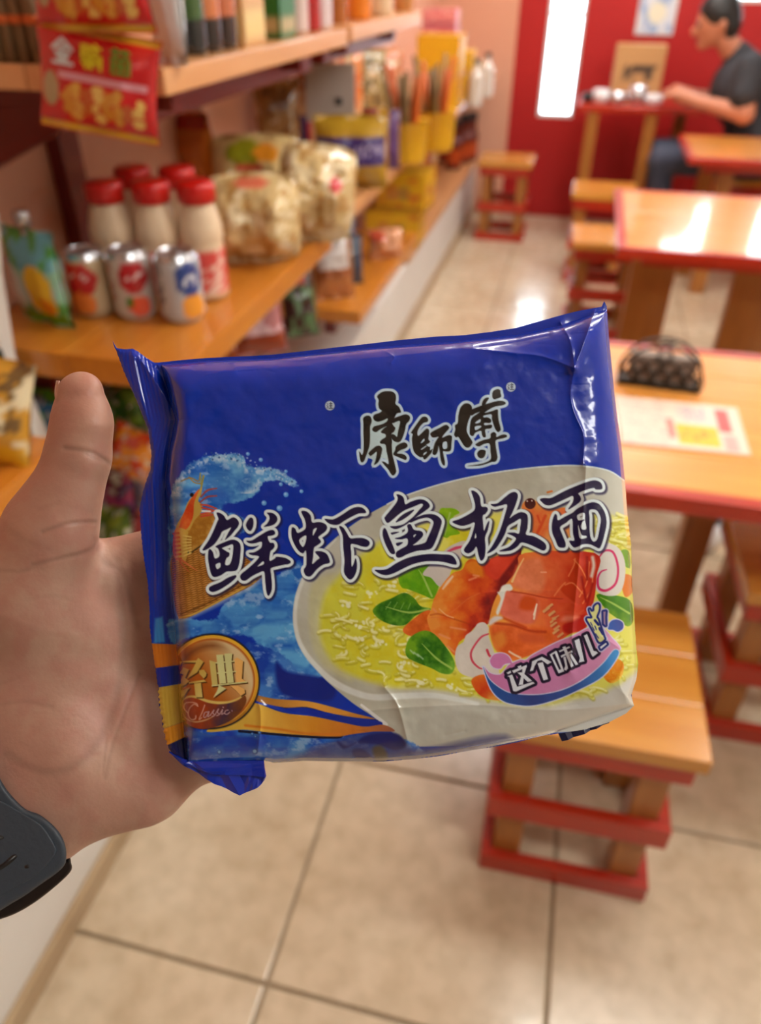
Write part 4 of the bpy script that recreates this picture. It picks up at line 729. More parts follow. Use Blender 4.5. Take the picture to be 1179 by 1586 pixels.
line(q([(200, 830), (300, 820), (480, 880), (640, 930)]), 1, (180, 60, 12), 1.2, op=.7); line(q([(300, 760), (380, 830), (460, 860)]), .8, (246, 190, 130), 1)
for a, b in [((690, 375), (750, 385)), ((230, 760), (260, 790)), ((400, 1190), (470, 1250)), ((430, 970), (600, 1000)), ((300, 1050), (420, 1100)), ((640, 430), (720, 400))]: line(q([a, b]), 1.3, (238, 150, 100), 1.4)
q2 = lambda P: tr(740, 860, 5.895, P)
q5 = lambda P: tr(760, 760, 5.895, P)
grad(q5([(285, 160), (320, 90), (400, 85), (480, 150), (570, 170), (700, 170), (720, 420), (560, 560), (440, 560), (380, 400), (375, 240)]), [(226, 140, 60), (222, 104, 48), (228, 150, 80)], q5([(300, 100)])[0], q5([(560, 560)])[0], nz=.5, ns=.06, seed=51)
line(q5([(500, 230), (460, 320), (430, 380)]), 2.2, (212, 70, 30), 1.5); line(q5([(430, 230), (450, 290)]), 1.4, (208, 66, 30), 1.2)
line(q5([(362, 118)]), 8.5, (70, 16, 12)); line(q5([(335, 95)]), 1.2, (235, 215, 205)); line(q5([(378, 92)]), 1, (235, 215, 205)); line(q5([(520, 15), (560, 5)]), 1.5, (220, 120, 50))
grad(q2([(430, -20), (370, 120), (260, 260), (190, 340), (130, 480), (105, 640), (130, 780), (170, 870), (300, 960), (400, 940), (560, 880), (720, 800), (860, 710), (985, 670), (1060, 420), (1085, 200), (1070, -20)]), [(238, 156, 60), (236, 124, 54), (228, 104, 52), (216, 80, 38), (206, 54, 22), (190, 38, 16)], q2([(180, 420)])[0], q2([(1120, 300)])[0], nz=.3, ns=.035, seed=63)
fill(q2([(330, 190), (400, 60), (560, 30), (620, 200), (560, 340), (330, 290)]), (232, 128, 84), 4, nz=20); fill(q2([(250, 330), (370, 340), (560, 420), (510, 620), (330, 600), (200, 520)]), (222, 106, 80), 2.5, nz=18, ns=.05)
fill(q2([(430, 370), (540, 410), (500, 500), (380, 480)]), (206, 74, 20), 3); fill(q2([(120, 640), (320, 640), (620, 660), (700, 760), (560, 870), (400, 930), (280, 930), (170, 850)]), (226, 98, 34), 4, nz=26, ns=.06, seed=71)
fill(q2([(140, 740), (230, 700), (260, 800), (180, 850)]), (228, 130, 44), 4); fill(q2([(380, 720), (560, 720), (620, 790), (440, 800)]), (216, 90, 40), 4)
line(q2([(160, 620), (330, 640), (480, 690), (620, 700)]), 1.5, (180, 50, 12), 2); line(q2([(300, 330), (440, 350), (640, 390), (800, 400)]), .8, (178, 50, 24), 1); line(q2([(230, 570), (320, 610), (440, 660)]), 1.2, (196, 60, 14), 2)
fill(q2([(200, 330), (225, 280), (290, 262), (320, 300), (300, 325), (260, 330), (240, 400), (200, 520), (180, 545), (170, 510), (210, 400), (180, 340)]), (232, 232, 222), 1.2)
fill(q2([(105, 600), (150, 560), (200, 555), (230, 575), (180, 600), (110, 640)]), (225, 215, 212), 2)
line(q2([(420, 30), (360, 140), (315, 240)]), [.8, 1.3, 1.8], (245, 200, 130), .8); line(q2([(540, 445), (525, 520), (515, 580)]), [1, 1.5, 1.5], (238, 210, 180), .8)
line(q2([(540, 450), (510, 545)]), .8, (246, 230, 205)); line(q2([(290, 880), (330, 905), (390, 935)]), 1.6, (242, 205, 170), 1); line(q2([(580, 155), (625, 155)]), 1.2, (240, 160, 120))
for k in range(9):                                    # little legs and feelers
    x, y = 590+rnd.uniform(-5, 60)+k*14, 450+k*33
    line(q2([(x, y+30), (x+40, y)]), rnd.uniform(1.4, 2.4), (216, 160, 100), .8); line(q2([(x+10, y+45), (x+50, y+14)]), 1, (190, 70, 40), .8)
for a, b, c_ in [((700, 470), (800, 400), (880, 420)), ((650, 400), (780, 420), (890, 440)), ((690, 560), (800, 520), (960, 540)), ((700, 600), (860, 570), (970, 500))]: line(q2([a, b, c_]), [1, 1.8, 1], (216, 74, 40), 1)
fill(q2([(780, 640), (860, 600), (980, 540), (985, 660), (860, 710), (790, 700)]), (186, 24, 12), 2); fill(q2([(800, 550), (930, 560), (860, 600), (760, 600)]), (230, 120, 90), 3)
for P_ in ([(760, 320), (860, 250), (960, 360), (930, 450)], [(870, 240), (900, 60), (980, 160), (1000, 240)], [(830, 220), (880, 160), (960, 280), (950, 400), (900, 300)]): fill(q2(P_), (196, 54, 14), 1.5)
for a, b, c_ in [((880, 40), (940, 110), (995, 215)), ((830, 190), (880, 90), (890, 30)), ((800, 270), (870, 255), (960, 350)), ((930, 380), (1000, 240), (1020, 60)), ((700, 370), (760, 290), (800, 250)), ((960, 440), (1040, 300), (1050, 120))]: line(q2([a, b, c_]), .9, (236, 130, 74), .9)
for a, b in [((1000, 20), (1000, 220)), ((950, 200), (990, 420)), ((1050, 260), (990, 500))]: line(q2([a, b]), 1.8, (160, 22, 10), 1.4)
line(q2([(1050, 20), (1060, 100), (1040, 190)]), 2.6, (222, 200, 185), 2)
# front fish cake, pepper bits, front leaf
fill([(740, 966), (750, 964), (757, 972), (757, 985), (765, 1008), (772, 1032), (770, 1050), (735, 1050), (712, 1041), (705, 1020), (708, 1002), (718, 994), (722, 984), (733, 976)], (216, 208, 198), nz=8)
line(tr(640, 840, 7.37, [(860, 1045), (780, 1080), (700, 1180), (660, 1270), (680, 1360), (750, 1430), (800, 1445)]), [1.2, 1.5, 1.5, 1.7, 1.7, 1.4, .8], (206, 70, 90)); line(tr(640, 840, 7.37, [(845, 1230), (870, 1290), (900, 1310)]), [2, 1.8, 1.6], (200, 60, 80))
grad([(730, 1055), (745, 1045), (765, 1050), (790, 1075), (775, 1085), (745, 1078)], [(224, 110, 20), (205, 60, 10), (226, 150, 60)], (735, 1050), (760, 1085), nz=.3)
grad([(932, 1040), (950, 1020), (966, 1028), (962, 1050), (945, 1058)], [(240, 190, 60), (230, 130, 10), (244, 220, 90)], (932, 1020), (966, 1060), nz=.4, ns=.12)
leaf(tr(440, 880, 3.93, [(740, 490), (770, 420), (850, 380), (920, 405), (1000, 500), (1040, 580), (1020, 640), (960, 640), (900, 610), (800, 570), (750, 540)]), tr(440, 880, 3.93, [(1020, 610), (930, 550), (840, 460)]), 6)
for k in range(3): line(tr(440, 880, 3.93, [(770+k*22, 500+k*12), (790+k*28, 520+k*16)]), 1.1, (190, 220, 190), 1, op=.7)
# ---- lower part: outside of the bowl, gold ribbons, water strip
q = lambda P: tr(380, 1060, 4.21, P)
water([(275, 1140), (330, 1128), (400, 1128), (480, 1140), (560, 1140), (640, 1150), (660, 1190), (560, 1192), (420, 1192), (275, 1192)], 77, light=(70, 140, 215), dark=(8, 60, 185))
fill(q([(700, 325), (900, 300), (980, 330), (1060, 400), (1179, 420), (1700, 330), (1700, 560), (0, 560), (300, 480)]), (52, 62, 130), 5, op=.75, nz=14)
for P_ in ([(740, 380), (800, 330), (980, 320), (1050, 395), (980, 430), (850, 390)], [(600, 370), (660, 400), (720, 380), (640, 420)], [(700, 430), (760, 420), (830, 480), (790, 500), (720, 480)]): fill(q(P_), (24, 30, 110), 2)
fill(q([(830, 420), (880, 400), (920, 440), (920, 490), (860, 500)]), (74, 66, 60), 3)
line(q([(60, 85), (200, 120), (300, 150), (400, 150), (560, 190), (860, 240)]), [3, 4, 4, 3, 3, 2], (8, 14, 60))
fill(q([(250, 160), (400, 152), (560, 188), (860, 235), (880, 268), (760, 270), (560, 222), (400, 192)]), (6, 40, 160))
grad(q([(50, 68), (200, 95), (400, 108), (560, 145), (700, 185), (850, 225), (700, 214), (540, 184), (400, 148), (250, 150), (60, 104)]), [(150, 98, 40), (226, 160, 60), (190, 120, 40)], q([(50, 80)])[0], q([(850, 225)])[0])
line(q([(-40, 305), (150, 320), (400, 340), (600, 345), (640, 330)]), [2, 2.2, 2.2, 2, 1], (6, 12, 50))
grad(q([(-160, 240), (-60, 130), (0, 115), (80, 125), (250, 185), (450, 210), (640, 250), (780, 275), (900, 263), (975, 305), (840, 308), (700, 325), (600, 340), (400, 333), (150, 313), (-20, 295), (-250, 310)]), [(214, 176, 60), (232, 180, 70), (224, 150, 36), (210, 120, 30), (160, 96, 70)], q([(-100, 200)])[0], q([(960, 300)])[0])
line(q([(0, 268), (200, 290), (400, 320), (620, 325)]), 1.8, (222, 130, 30), 1.2)
for x, y, r_ in [(391, 1137, 2), (396, 1141, 1.6), (402, 1135, 2), (395, 1164, 4), (340, 1165, 3)]: line([(x, y)], r_+.6, (30, 80, 170)); line([(x-.4, y-.4)], r_*.7, (120, 180, 230))
# ---- medallion
cx_, cy_, R_ = 329., 1055., 73.
sl = bbox(np.array([[cx_-R_, cy_-R_], [cx_+R_, cy_+R_]]), 6); X, Y = GX[sl], GY[sl]
rr = np.hypot(X-cx_, (Y-cy_)); th_ = np.arctan2(Y-cy_, X-cx_); m = (X > 276.5-(Y-1055)*-.06)
rr = rr*(1-.10*np.exp(-((th_-2.35)/.5)**2))
comp(sl, cov(rr-R_-1, 1.2)*m, (22, 20, 30))
t = .5+.5*np.cos(th_+.9); comp(sl, cov(rr-R_+1.5)*m, np.stack([.62+.28*t, .36+.34*t, .08+.1*t], -1))
comp(sl, cov(rr-R_+6, 1)*m, (176, 88, 22)); comp(sl, cov(np.abs(rr-R_+6)-.8)*m, (226, 170, 60))
g = np.clip((X-cx_)*.012+.15-(Y-cy_)*.008, 0, 1)+np.clip((rr-45)/30, 0, 1)*.3*np.clip((X-cx_)/25, 0, 1); g = np.clip(g, 0, 1)[..., None]
comp(sl, cov(rr-R_+9.5, 1.5)*m, np.array([168, 84, 16])/255.*(1-g)+np.array([216, 190, 140])/255.*g)
comp(sl, np.clip(1-np.abs(rr-55)/9, 0, 1)*np.clip((1040-Y)/14, 0, 1)*np.clip((360-X)/30, 0, 1)*.6*m, (96, 44, 14))
q = lambda P: tr(265, 975, 8.42, P)
grad(q([(150, 1000), (170, 920), (300, 885), (420, 925), (560, 965), (720, 960), (860, 930), (960, 860), (980, 950), (900, 1080), (760, 1200), (500, 1290), (300, 1280), (180, 1180)]), [(160, 60, 20), (150, 56, 16), (70, 40, 60), (120, 66, 30)], q([(200, 1000)])[0], q([(900, 1150)])[0], nz=.2)
line(q([(140, 1000), (150, 920), (240, 875), (340, 885), (480, 935), (620, 955), (760, 945), (880, 900), (960, 850)]), [1, 1.2, 1.6, 2, 2.2, 2.2, 1.6, 1.2, .5], (214, 184, 96))
line(q([(140, 980), (150, 1080), (210, 1170), (320, 1205), (450, 1180), (560, 1130)]), [1, 1, 1, 1.2, 1, .4], (196, 150, 100))
jing = [[(112, 415), (150, 415), (118, 470)], [(160, 495), (235, 520), (185, 630), (240, 672), (180, 725), (120, 745), (115, 680), (160, 590), (112, 570)], [(130, 800), (245, 752), (170, 870), (130, 910)],
        [(150, 412), (330, 403), (355, 370), (425, 420), (340, 560), (205, 645), (290, 500), (325, 432), (160, 430)], [(365, 530), (430, 525), (465, 570), (455, 610), (425, 640), (370, 580)], [(230, 688), (430, 655), (460, 680), (230, 706)], [(300, 700), (390, 695), (412, 885), (320, 885)]]
dian = [[(500, 400), (580, 425), (610, 715), (535, 730)], [(590, 330), (680, 325), (720, 700), (632, 710)], [(695, 315), (800, 310), (790, 420), (820, 690), (735, 700)], [(825, 390), (860, 365), (940, 410), (925, 640), (990, 690), (852, 690)],
        [(580, 428), (830, 405), (830, 420), (580, 445)], [(600, 562), (850, 538), (850, 553), (600, 580)], [(530, 725), (990, 675), (990, 692), (530, 742)], [(625, 725), (720, 770), (550, 890), (600, 800)], [(770, 732), (870, 730), (960, 780), (965, 830), (910, 865), (850, 800)]]
for P_ in jing+dian: fill(q([(x+14, y+14) for x, y in P_]), (60, 34, 6), .9, sm=False)
for P_ in jing: grad(q(P_), [(206, 176, 90), (196, 160, 70), (212, 190, 110)], (277, 1015), (320, 1080), .5, sm=False)
for i, P_ in enumerate(dian): fill(q(P_), (232, 176, 96) if i in (3, 8) else (208, 206, 140) if i else (200, 180, 100), .5, sm=False)
cl = [[(345, 985), (330, 965), (270, 950), (190, 960), (165, 1020), (215, 1085)], [(350, 1000), (300, 975), (240, 1030), (225, 1110), (262, 1172), (315, 1165), (325, 1125)], [(440, 985), (410, 1070), (365, 1172), (400, 1150)], [(480, 1075), (440, 1085), (425, 1140), (455, 1140), (495, 1070), (480, 1135), (505, 1120)],
      [(510, 1120), (560, 1050), (545, 1090), (570, 1115), (535, 1135)], [(575, 1110), (620, 1035), (605, 1080), (630, 1105), (595, 1125)], [(635, 1105), (672, 1045), (660, 1105), (690, 1090)], [(745, 1050), (712, 1060), (700, 1095), (730, 1105), (765, 1080)]]
for i, P_ in enumerate(cl): line(q(P_), [.9 if i < 2 else .7]*len(P_), (214, 158, 130) if i < 3 else (190, 150, 150), .5)
line(q([(680, 1015)]), 1, (200, 150, 150)); line(q([(795, 1060)]), 1, (160, 120, 140))
# ---- title lettering: dark strokes, pale rim, drop shade
TITLE = [
 (300, 770, 8.42, [[(300, 205), (345, 210), (395, 245), (435, 300), (510, 265), (560, 285), (590, 335), (575, 385), (530, 440), (480, 500), (420, 550), (415, 545), (450, 470), (490, 395), (430, 420), (370, 450), (340, 510), (280, 600), (220, 650), (150, 690), (120, 680), (200, 560), (260, 440), (310, 320), (325, 280)],
  [(290, 640), (400, 590), (480, 560), (540, 560), (590, 590), (612, 650), (605, 780), (590, 880), (560, 950), (500, 965), (430, 970), (350, 1020), (270, 1040), (230, 1000), (205, 900), (190, 800), (195, 700), (215, 680), (250, 720), (275, 800), (330, 780), (340, 730), (320, 670)],
  [(540, 1020), (555, 1040), (510, 1090), (430, 1150), (330, 1210), (250, 1235), (205, 1215), (205, 1180), (250, 1150), (350, 1110), (450, 1050)],
  [(735, 270), (775, 290), (775, 380), (740, 440), (700, 410), (685, 350)], [(960, 205), (1030, 210), (1080, 250), (1090, 300), (1060, 345), (1010, 370), (920, 385), (960, 345), (990, 290), (985, 240)],
  [(690, 570), (760, 565), (850, 510), (950, 450), (1010, 430), (1050, 440), (1060, 480), (1020, 500), (965, 515), (990, 590), (1040, 600), (1055, 640), (1030, 680), (1000, 710), (990, 830), (1060, 800), (1080, 780), (1150, 785), (1210, 800), (1265, 840), (1240, 870), (1180, 880), (1090, 900), (1005, 930), (1010, 1020), (1020, 1150), (1010, 1230), (975, 1285), (950, 1230), (935, 1100), (920, 970), (850, 985), (760, 1030), (680, 1085), (630, 1080), (608, 1040), (625, 1000), (700, 940), (790, 860), (850, 790), (840, 765), (760, 755), (720, 730), (790, 720), (860, 680), (890, 640), (885, 580), (800, 600), (730, 600)]],
  [[(370, 665), (450, 630), (515, 620), (510, 750), (490, 840), (460, 885), (410, 880), (425, 800), (460, 770), (465, 730), (430, 710), (400, 690)], [(285, 880), (345, 855), (350, 910), (305, 940)], [(905, 835), (915, 875), (830, 905)]]),
 (430, 770, 7.37, [[(275, 160), (330, 165), (375, 210), (395, 290), (470, 285), (540, 305), (565, 345), (545, 390), (480, 440), (465, 465), (495, 510), (450, 550), (415, 580), (405, 680), (395, 765), (450, 720), (480, 690), (430, 625), (500, 620), (560, 650), (590, 710), (590, 750), (520, 770), (450, 820), (400, 880), (365, 905), (320, 890), (300, 830), (330, 770), (325, 610), (290, 640), (240, 610), (190, 530), (160, 440), (165, 350), (200, 360), (230, 410), (310, 370), (325, 320), (310, 250), (285, 200)],
  [(540, 250), (600, 255), (650, 250), (740, 200), (830, 140), (900, 115), (960, 120), (1000, 150), (1005, 180), (930, 185), (850, 220), (760, 270), (700, 310), (640, 315), (580, 295)],
  [(705, 335), (750, 350), (790, 410), (830, 470), (900, 468), (980, 470), (1040, 500), (1050, 535), (1020, 565), (960, 560), (900, 540), (835, 540), (840, 640), (845, 790), (870, 760), (890, 700), (905, 760), (900, 840), (870, 910), (830, 940), (790, 910), (760, 850), (765, 720), (750, 560), (745, 440)]],
  [[(245, 490), (325, 435), (320, 520), (285, 570)], [(408, 370), (450, 350), (430, 400), (402, 440)]]),
 (570, 750, 7.86, [[(350, 125), (400, 135), (435, 170), (455, 245), (520, 215), (620, 185), (690, 195), (740, 235), (750, 275), (700, 320), (620, 375), (550, 425), (480, 480), (400, 525), (330, 545), (270, 515), (340, 510), (430, 490), (500, 440), (560, 390), (620, 320), (670, 260), (650, 235), (560, 270), (450, 315), (370, 370), (300, 430), (240, 470), (205, 420), (215, 390), (290, 300), (350, 220), (365, 165)],
  [(340, 460), (390, 400), (460, 350), (560, 310), (520, 360), (440, 420), (380, 450)],
  [(500, 440), (600, 400), (690, 370), (780, 365), (850, 390), (895, 440), (890, 500), (850, 620), (810, 720), (770, 780), (700, 800), (600, 810), (480, 850), (400, 890), (350, 885), (345, 830), (400, 790), (480, 740), (480, 660), (400, 670), (330, 660), (400, 640), (470, 600), (490, 560), (480, 500), (520, 490), (560, 555), (640, 570), (670, 600), (660, 640), (600, 700), (550, 745), (690, 715), (730, 650), (780, 540), (800, 470), (780, 430), (720, 405), (620, 425), (520, 465)],
  [(200, 535), (225, 560), (260, 650), (300, 740), (330, 830), (310, 850), (270, 830), (220, 740), (185, 640), (182, 570)],
  [(85, 1045), (160, 1045), (240, 1030), (350, 960), (480, 900), (620, 865), (760, 850), (900, 855), (1010, 865), (1060, 910), (1080, 970), (1040, 975), (920, 945), (800, 935), (680, 940), (540, 975), (420, 1030), (320, 1080), (230, 1105), (150, 1090)],
  [(285, 590), (380, 580), (300, 612)], [(345, 718), (425, 708), (365, 752)]], [[(555, 620), (590, 608), (560, 648)]]),
 (690, 740, 6.935, [[(280, 140), (330, 155), (370, 210), (385, 305), (440, 315), (455, 345), (430, 385), (400, 410), (405, 500), (415, 570), (450, 490), (470, 470), (455, 560), (425, 640), (430, 750), (420, 850), (385, 890), (360, 840), (335, 740), (300, 780), (250, 810), (210, 795), (205, 760), (260, 680), (300, 570), (315, 480), (250, 500), (180, 515), (110, 495), (78, 470), (150, 445), (240, 400), (310, 350), (320, 290), (300, 210)],
  [(490, 285), (560, 275), (640, 210), (700, 165), (750, 155), (778, 190), (760, 270), (720, 370), (690, 435), (740, 400), (810, 370), (870, 390), (885, 440), (880, 540), (865, 610), (950, 630), (1040, 680), (1078, 720), (1080, 760), (1050, 780), (980, 750), (890, 710), (815, 695), (770, 740), (700, 780), (600, 790), (590, 780), (680, 745), (740, 690), (760, 650), (720, 620), (665, 595), (740, 590), (790, 600), (805, 530), (810, 440), (740, 475), (670, 520), (640, 600), (590, 690), (530, 770), (450, 810), (500, 740), (560, 630), (600, 530), (640, 400), (665, 290), (600, 295), (530, 310)]],
  [[(325, 595), (335, 640), (312, 650)]]),
 (820, 730, 8.42, [[(140, 365), (190, 350), (280, 350), (380, 300), (500, 240), (620, 190), (740, 145), (840, 120), (910, 135), (945, 175), (945, 230), (870, 235), (840, 215), (740, 240), (640, 285), (665, 330), (670, 380), (620, 430), (510, 495), (570, 400), (570, 320), (490, 350), (380, 400), (280, 440), (210, 435), (165, 400)],
  [(335, 560), (360, 580), (375, 640), (470, 590), (560, 545), (600, 510), (640, 480), (740, 430), (830, 405), (910, 430), (970, 510), (1000, 600), (1005, 700), (980, 820), (950, 930), (915, 1000), (860, 980), (790, 950), (700, 950), (640, 980), (580, 990), (530, 930), (530, 905), (590, 900), (570, 800), (560, 620), (480, 670), (400, 730), (430, 830), (470, 930), (470, 980), (440, 995), (380, 980), (340, 890), (300, 790), (300, 660)]],
  [[(780, 510), (850, 495), (900, 530), (935, 620), (920, 740), (890, 880), (840, 920), (800, 870), (785, 760), (785, 620)], [(625, 570), (720, 540), (730, 640), (745, 750), (690, 760), (670, 720), (690, 660), (720, 630), (640, 640)], [(635, 690), (660, 760), (690, 830), (745, 840), (745, 870), (660, 875), (640, 780)]])]
GL = [(glyph_sd(*g)) for g in TITLE]
for sl, d, e in GL:
    sh = np.full(d.shape, 9.); sh[2:, 2:] = d[:-2, :-2]; comp(sl, cov(sh-6.3, 1.6)*.8, (28, 22, 62))
for sl, d, e in GL: comp(sl, cov(d-4.9), (224, 238, 242))
for sl, d, e in GL: comp(sl, cov(d-.2, .55), (28, 20, 62))
# ---- upper lettering (three characters) and the two round marks
BR = [(545, 595, 10.57, [[(460, 150), (520, 120), (600, 115), (670, 125), (715, 170), (725, 240), (715, 320), (770, 370), (800, 430), (800, 465), (740, 480), (700, 550), (680, 620), (665, 650), (690, 690), (715, 720), (690, 780), (650, 820), (660, 940), (655, 1000), (665, 1150), (690, 1250), (720, 1380), (725, 1440), (690, 1490), (650, 1480), (600, 1400), (540, 1330), (495, 1270), (540, 1275), (600, 1310), (595, 1220), (570, 1100), (550, 990), (480, 975), (460, 945), (500, 900), (550, 870), (550, 820), (490, 800), (480, 775), (530, 720), (575, 690), (520, 710), (450, 750), (400, 785), (350, 770), (335, 735), (370, 690), (450, 670), (530, 640), (580, 600), (585, 560), (520, 590), (440, 615), (380, 600), (350, 550), (370, 500), (450, 470), (490, 435), (450, 400), (435, 330), (440, 260), (415, 200)],
  [(690, 560), (790, 520), (870, 495), (930, 510), (955, 550), (940, 600), (890, 660), (870, 760), (830, 880), (790, 940), (740, 950), (690, 930), (650, 880), (655, 820), (700, 830), (740, 860), (760, 760), (790, 610), (720, 620), (680, 640), (660, 600)],
  [(185, 560), (230, 520), (290, 520), (320, 560), (325, 620), (300, 700), (300, 850), (290, 1000), (260, 1100), (225, 1200), (200, 1260), (165, 1280), (140, 1250), (120, 1110), (140, 1120), (165, 1160), (190, 1100), (195, 960), (190, 800), (190, 650)],
  [(280, 1120), (340, 1060), (400, 1015), (460, 1010), (495, 1050), (490, 1120), (460, 1230), (420, 1290), (365, 1320), (390, 1240), (410, 1110), (360, 1140), (310, 1175), (280, 1150)],
  [(720, 1030), (760, 990), (840, 955), (890, 965), (915, 1010), (880, 1050), (800, 1080), (740, 1130), (820, 1140), (880, 1170), (900, 1210), (880, 1240), (820, 1220), (750, 1190), (680, 1150), (710, 1080)]], []),
 (630, 620, 13.79, [[(300, 390), (340, 355), (400, 350), (440, 375), (460, 420), (440, 460), (370, 480), (310, 530), (260, 600), (230, 680), (240, 760), (300, 720), (370, 650), (430, 605), (475, 630), (480, 700), (465, 830), (500, 880), (470, 920), (420, 950), (460, 985), (500, 1000), (500, 1070), (550, 1040), (530, 1120), (480, 1180), (400, 1260), (360, 1250), (345, 1215), (290, 1215), (210, 1160), (150, 1080), (120, 930), (115, 800), (130, 720), (95, 690), (150, 600), (220, 500)],
  [(510, 700), (580, 650), (700, 590), (800, 535), (860, 530), (905, 570), (900, 610), (840, 680), (790, 740), (760, 800), (850, 760), (920, 745), (970, 780), (960, 900), (950, 1040), (920, 1085), (850, 1095), (780, 1090), (790, 1180), (815, 1300), (815, 1380), (790, 1390), (750, 1340), (720, 1220), (705, 1080), (680, 970), (670, 1060), (640, 1140), (600, 1170), (555, 1140), (565, 1050), (600, 920), (650, 830), (680, 780), (600, 795), (550, 790), (515, 750)]],
  [[(375, 820), (375, 870), (300, 920), (330, 860)], [(305, 1045), (410, 970), (420, 985), (330, 1050)], [(425, 1100), (420, 1130), (360, 1175), (370, 1130)], [(780, 900), (850, 880), (870, 950), (860, 1025), (790, 1040), (765, 980)]]),
 (695, 585, 10.57, [[(200, 480), (250, 430), (310, 420), (365, 450), (385, 510), (360, 620), (320, 720), (295, 860), (330, 950), (380, 1030), (390, 1070), (350, 1130), (300, 1145), (250, 1110), (200, 1030), (160, 970), (120, 975), (90, 930), (110, 850), (105, 780), (150, 740), (160, 620), (180, 530)],
  [(370, 530), (450, 490), (540, 455), (640, 425), (760, 390), (860, 375), (925, 400), (930, 430), (870, 455), (770, 470), (680, 510), (590, 575), (700, 550), (800, 520), (810, 600), (820, 700), (850, 820), (850, 860), (810, 890), (770, 850), (740, 780), (710, 680), (700, 600), (580, 620), (575, 650), (640, 650), (695, 690), (680, 740), (590, 740), (590, 780), (690, 770), (715, 790), (690, 830), (600, 850), (610, 960), (570, 975), (545, 930), (530, 870), (440, 900), (400, 955), (350, 930), (345, 850), (360, 720), (390, 650), (470, 590), (510, 560), (440, 585), (370, 620)],
  [(560, 380), (600, 335), (655, 325), (655, 350), (620, 400), (600, 440), (545, 450)], [(730, 220), (790, 190), (840, 200), (850, 250), (860, 310), (800, 340), (740, 350), (715, 300)],
  [(440, 1100), (480, 1060), (570, 1020), (680, 990), (690, 920), (740, 890), (780, 920), (785, 970), (870, 935), (940, 935), (955, 965), (900, 990), (780, 1020), (770, 1100), (790, 1230), (800, 1310), (770, 1370), (700, 1380), (620, 1410), (500, 1440), (310, 1445), (480, 1420), (600, 1390), (690, 1330), (685, 1200), (670, 1080), (580, 1085), (500, 1125)],
  [(470, 1230), (520, 1180), (600, 1190), (605, 1240), (580, 1300), (530, 1320), (480, 1290)]],
  [[(440, 730), (520, 680), (515, 730), (450, 750)], [(435, 800), (525, 785), (525, 815), (440, 860)]])]
GL = [(glyph_sd(*g)) for g in BR]
for sl, d, e in GL: comp(sl, cov(d-4.3), (200, 224, 242))
fill(tr(545, 595, 10.57, [(250, 560), (560, 560), (800, 600), (780, 900), (860, 1100), (700, 1180), (600, 1250), (470, 1200), (330, 1380), (350, 1250), (230, 1150), (280, 1000), (290, 800)]), (190, 214, 220), sm=False)
for sl, d, e in GL: comp(sl, cov(d, .55), (34, 30, 28))
for mx, my in ((791.5, 599.2), (511, 628.3)):
    line([(mx, my)], 8.2, (10, 20, 80), op=.5); line([(mx, my)], 7.4, (190, 208, 226))
    for a in ([(-4, -3), (-3, -2)], [(-4.5, 0), (-3.4, .6)], [(-4.4, 4), (-2.8, 1.8)], [(-1, -3), (4, -3)], [(-.6, .2), (3.6, .2)], [(-1.6, 4), (4.6, 4)], [(1.6, -3), (1.6, 4)], [(1, -5), (2, -4)]):
        line([(mx+x, my+y) for x, y in a], .55, (40, 40, 60), .4)
# ---- slogan ribbon
q = lambda P: tr(720, 900, 4.21, P)
blob = q([(310, 540), (285, 490), (240, 470), (190, 480), (165, 520), (185, 560), (230, 570), (255, 545), (290, 535)])
pink = q([(120, 558), (165, 600), (230, 610), (270, 570), (290, 545), (360, 515), (400, 515), (450, 478), (600, 400), (700, 360), (800, 308), (860, 300), (905, 310), (960, 370), (1015, 440), (960, 470), (880, 560), (700, 680), (500, 745), (330, 768), (230, 732), (160, 660)])
blue_ = q([(120, 560), (160, 640), (240, 705), (320, 735), (480, 742), (640, 710), (780, 640), (900, 540), (975, 450), (1002, 482), (900, 620), (740, 710), (600, 770), (450, 810), (330, 805), (240, 775), (170, 700)])
drop = q([(935, 312), (950, 265), (990, 250), (1030, 270), (1032, 308), (1000, 330), (968, 318)])
for P_ in (blob, pink, blue_, drop):
    P2 = smooth_poly(P_); sl = bbox(P2, 5); comp(sl, cov(sdpoly(P2, GX[sl], GY[sl])-1.5), (214, 206, 232))
fill(blob, (206, 124, 180)); grad(pink, [(196, 116, 168), (200, 128, 176), (216, 150, 190)], pink[0], (955, 990)); 
P2 = smooth_poly(blue_); sl = bbox(P2, 5); comp(sl, cov(sdpoly(P2, GX[sl], GY[sl])-1.3), (206, 214, 240))
grad(blue_, [(30, 84, 160), (42, 60, 130), (50, 84, 160), (66, 150, 220)], blue_[0], (955, 1010)); grad(drop, [(40, 90, 180), (50, 70, 150)], drop[0], drop[3])
A_ = lambda P: tr(740, 990, 8.42, P); B_ = lambda P: tr(850, 920, 9.07, P)
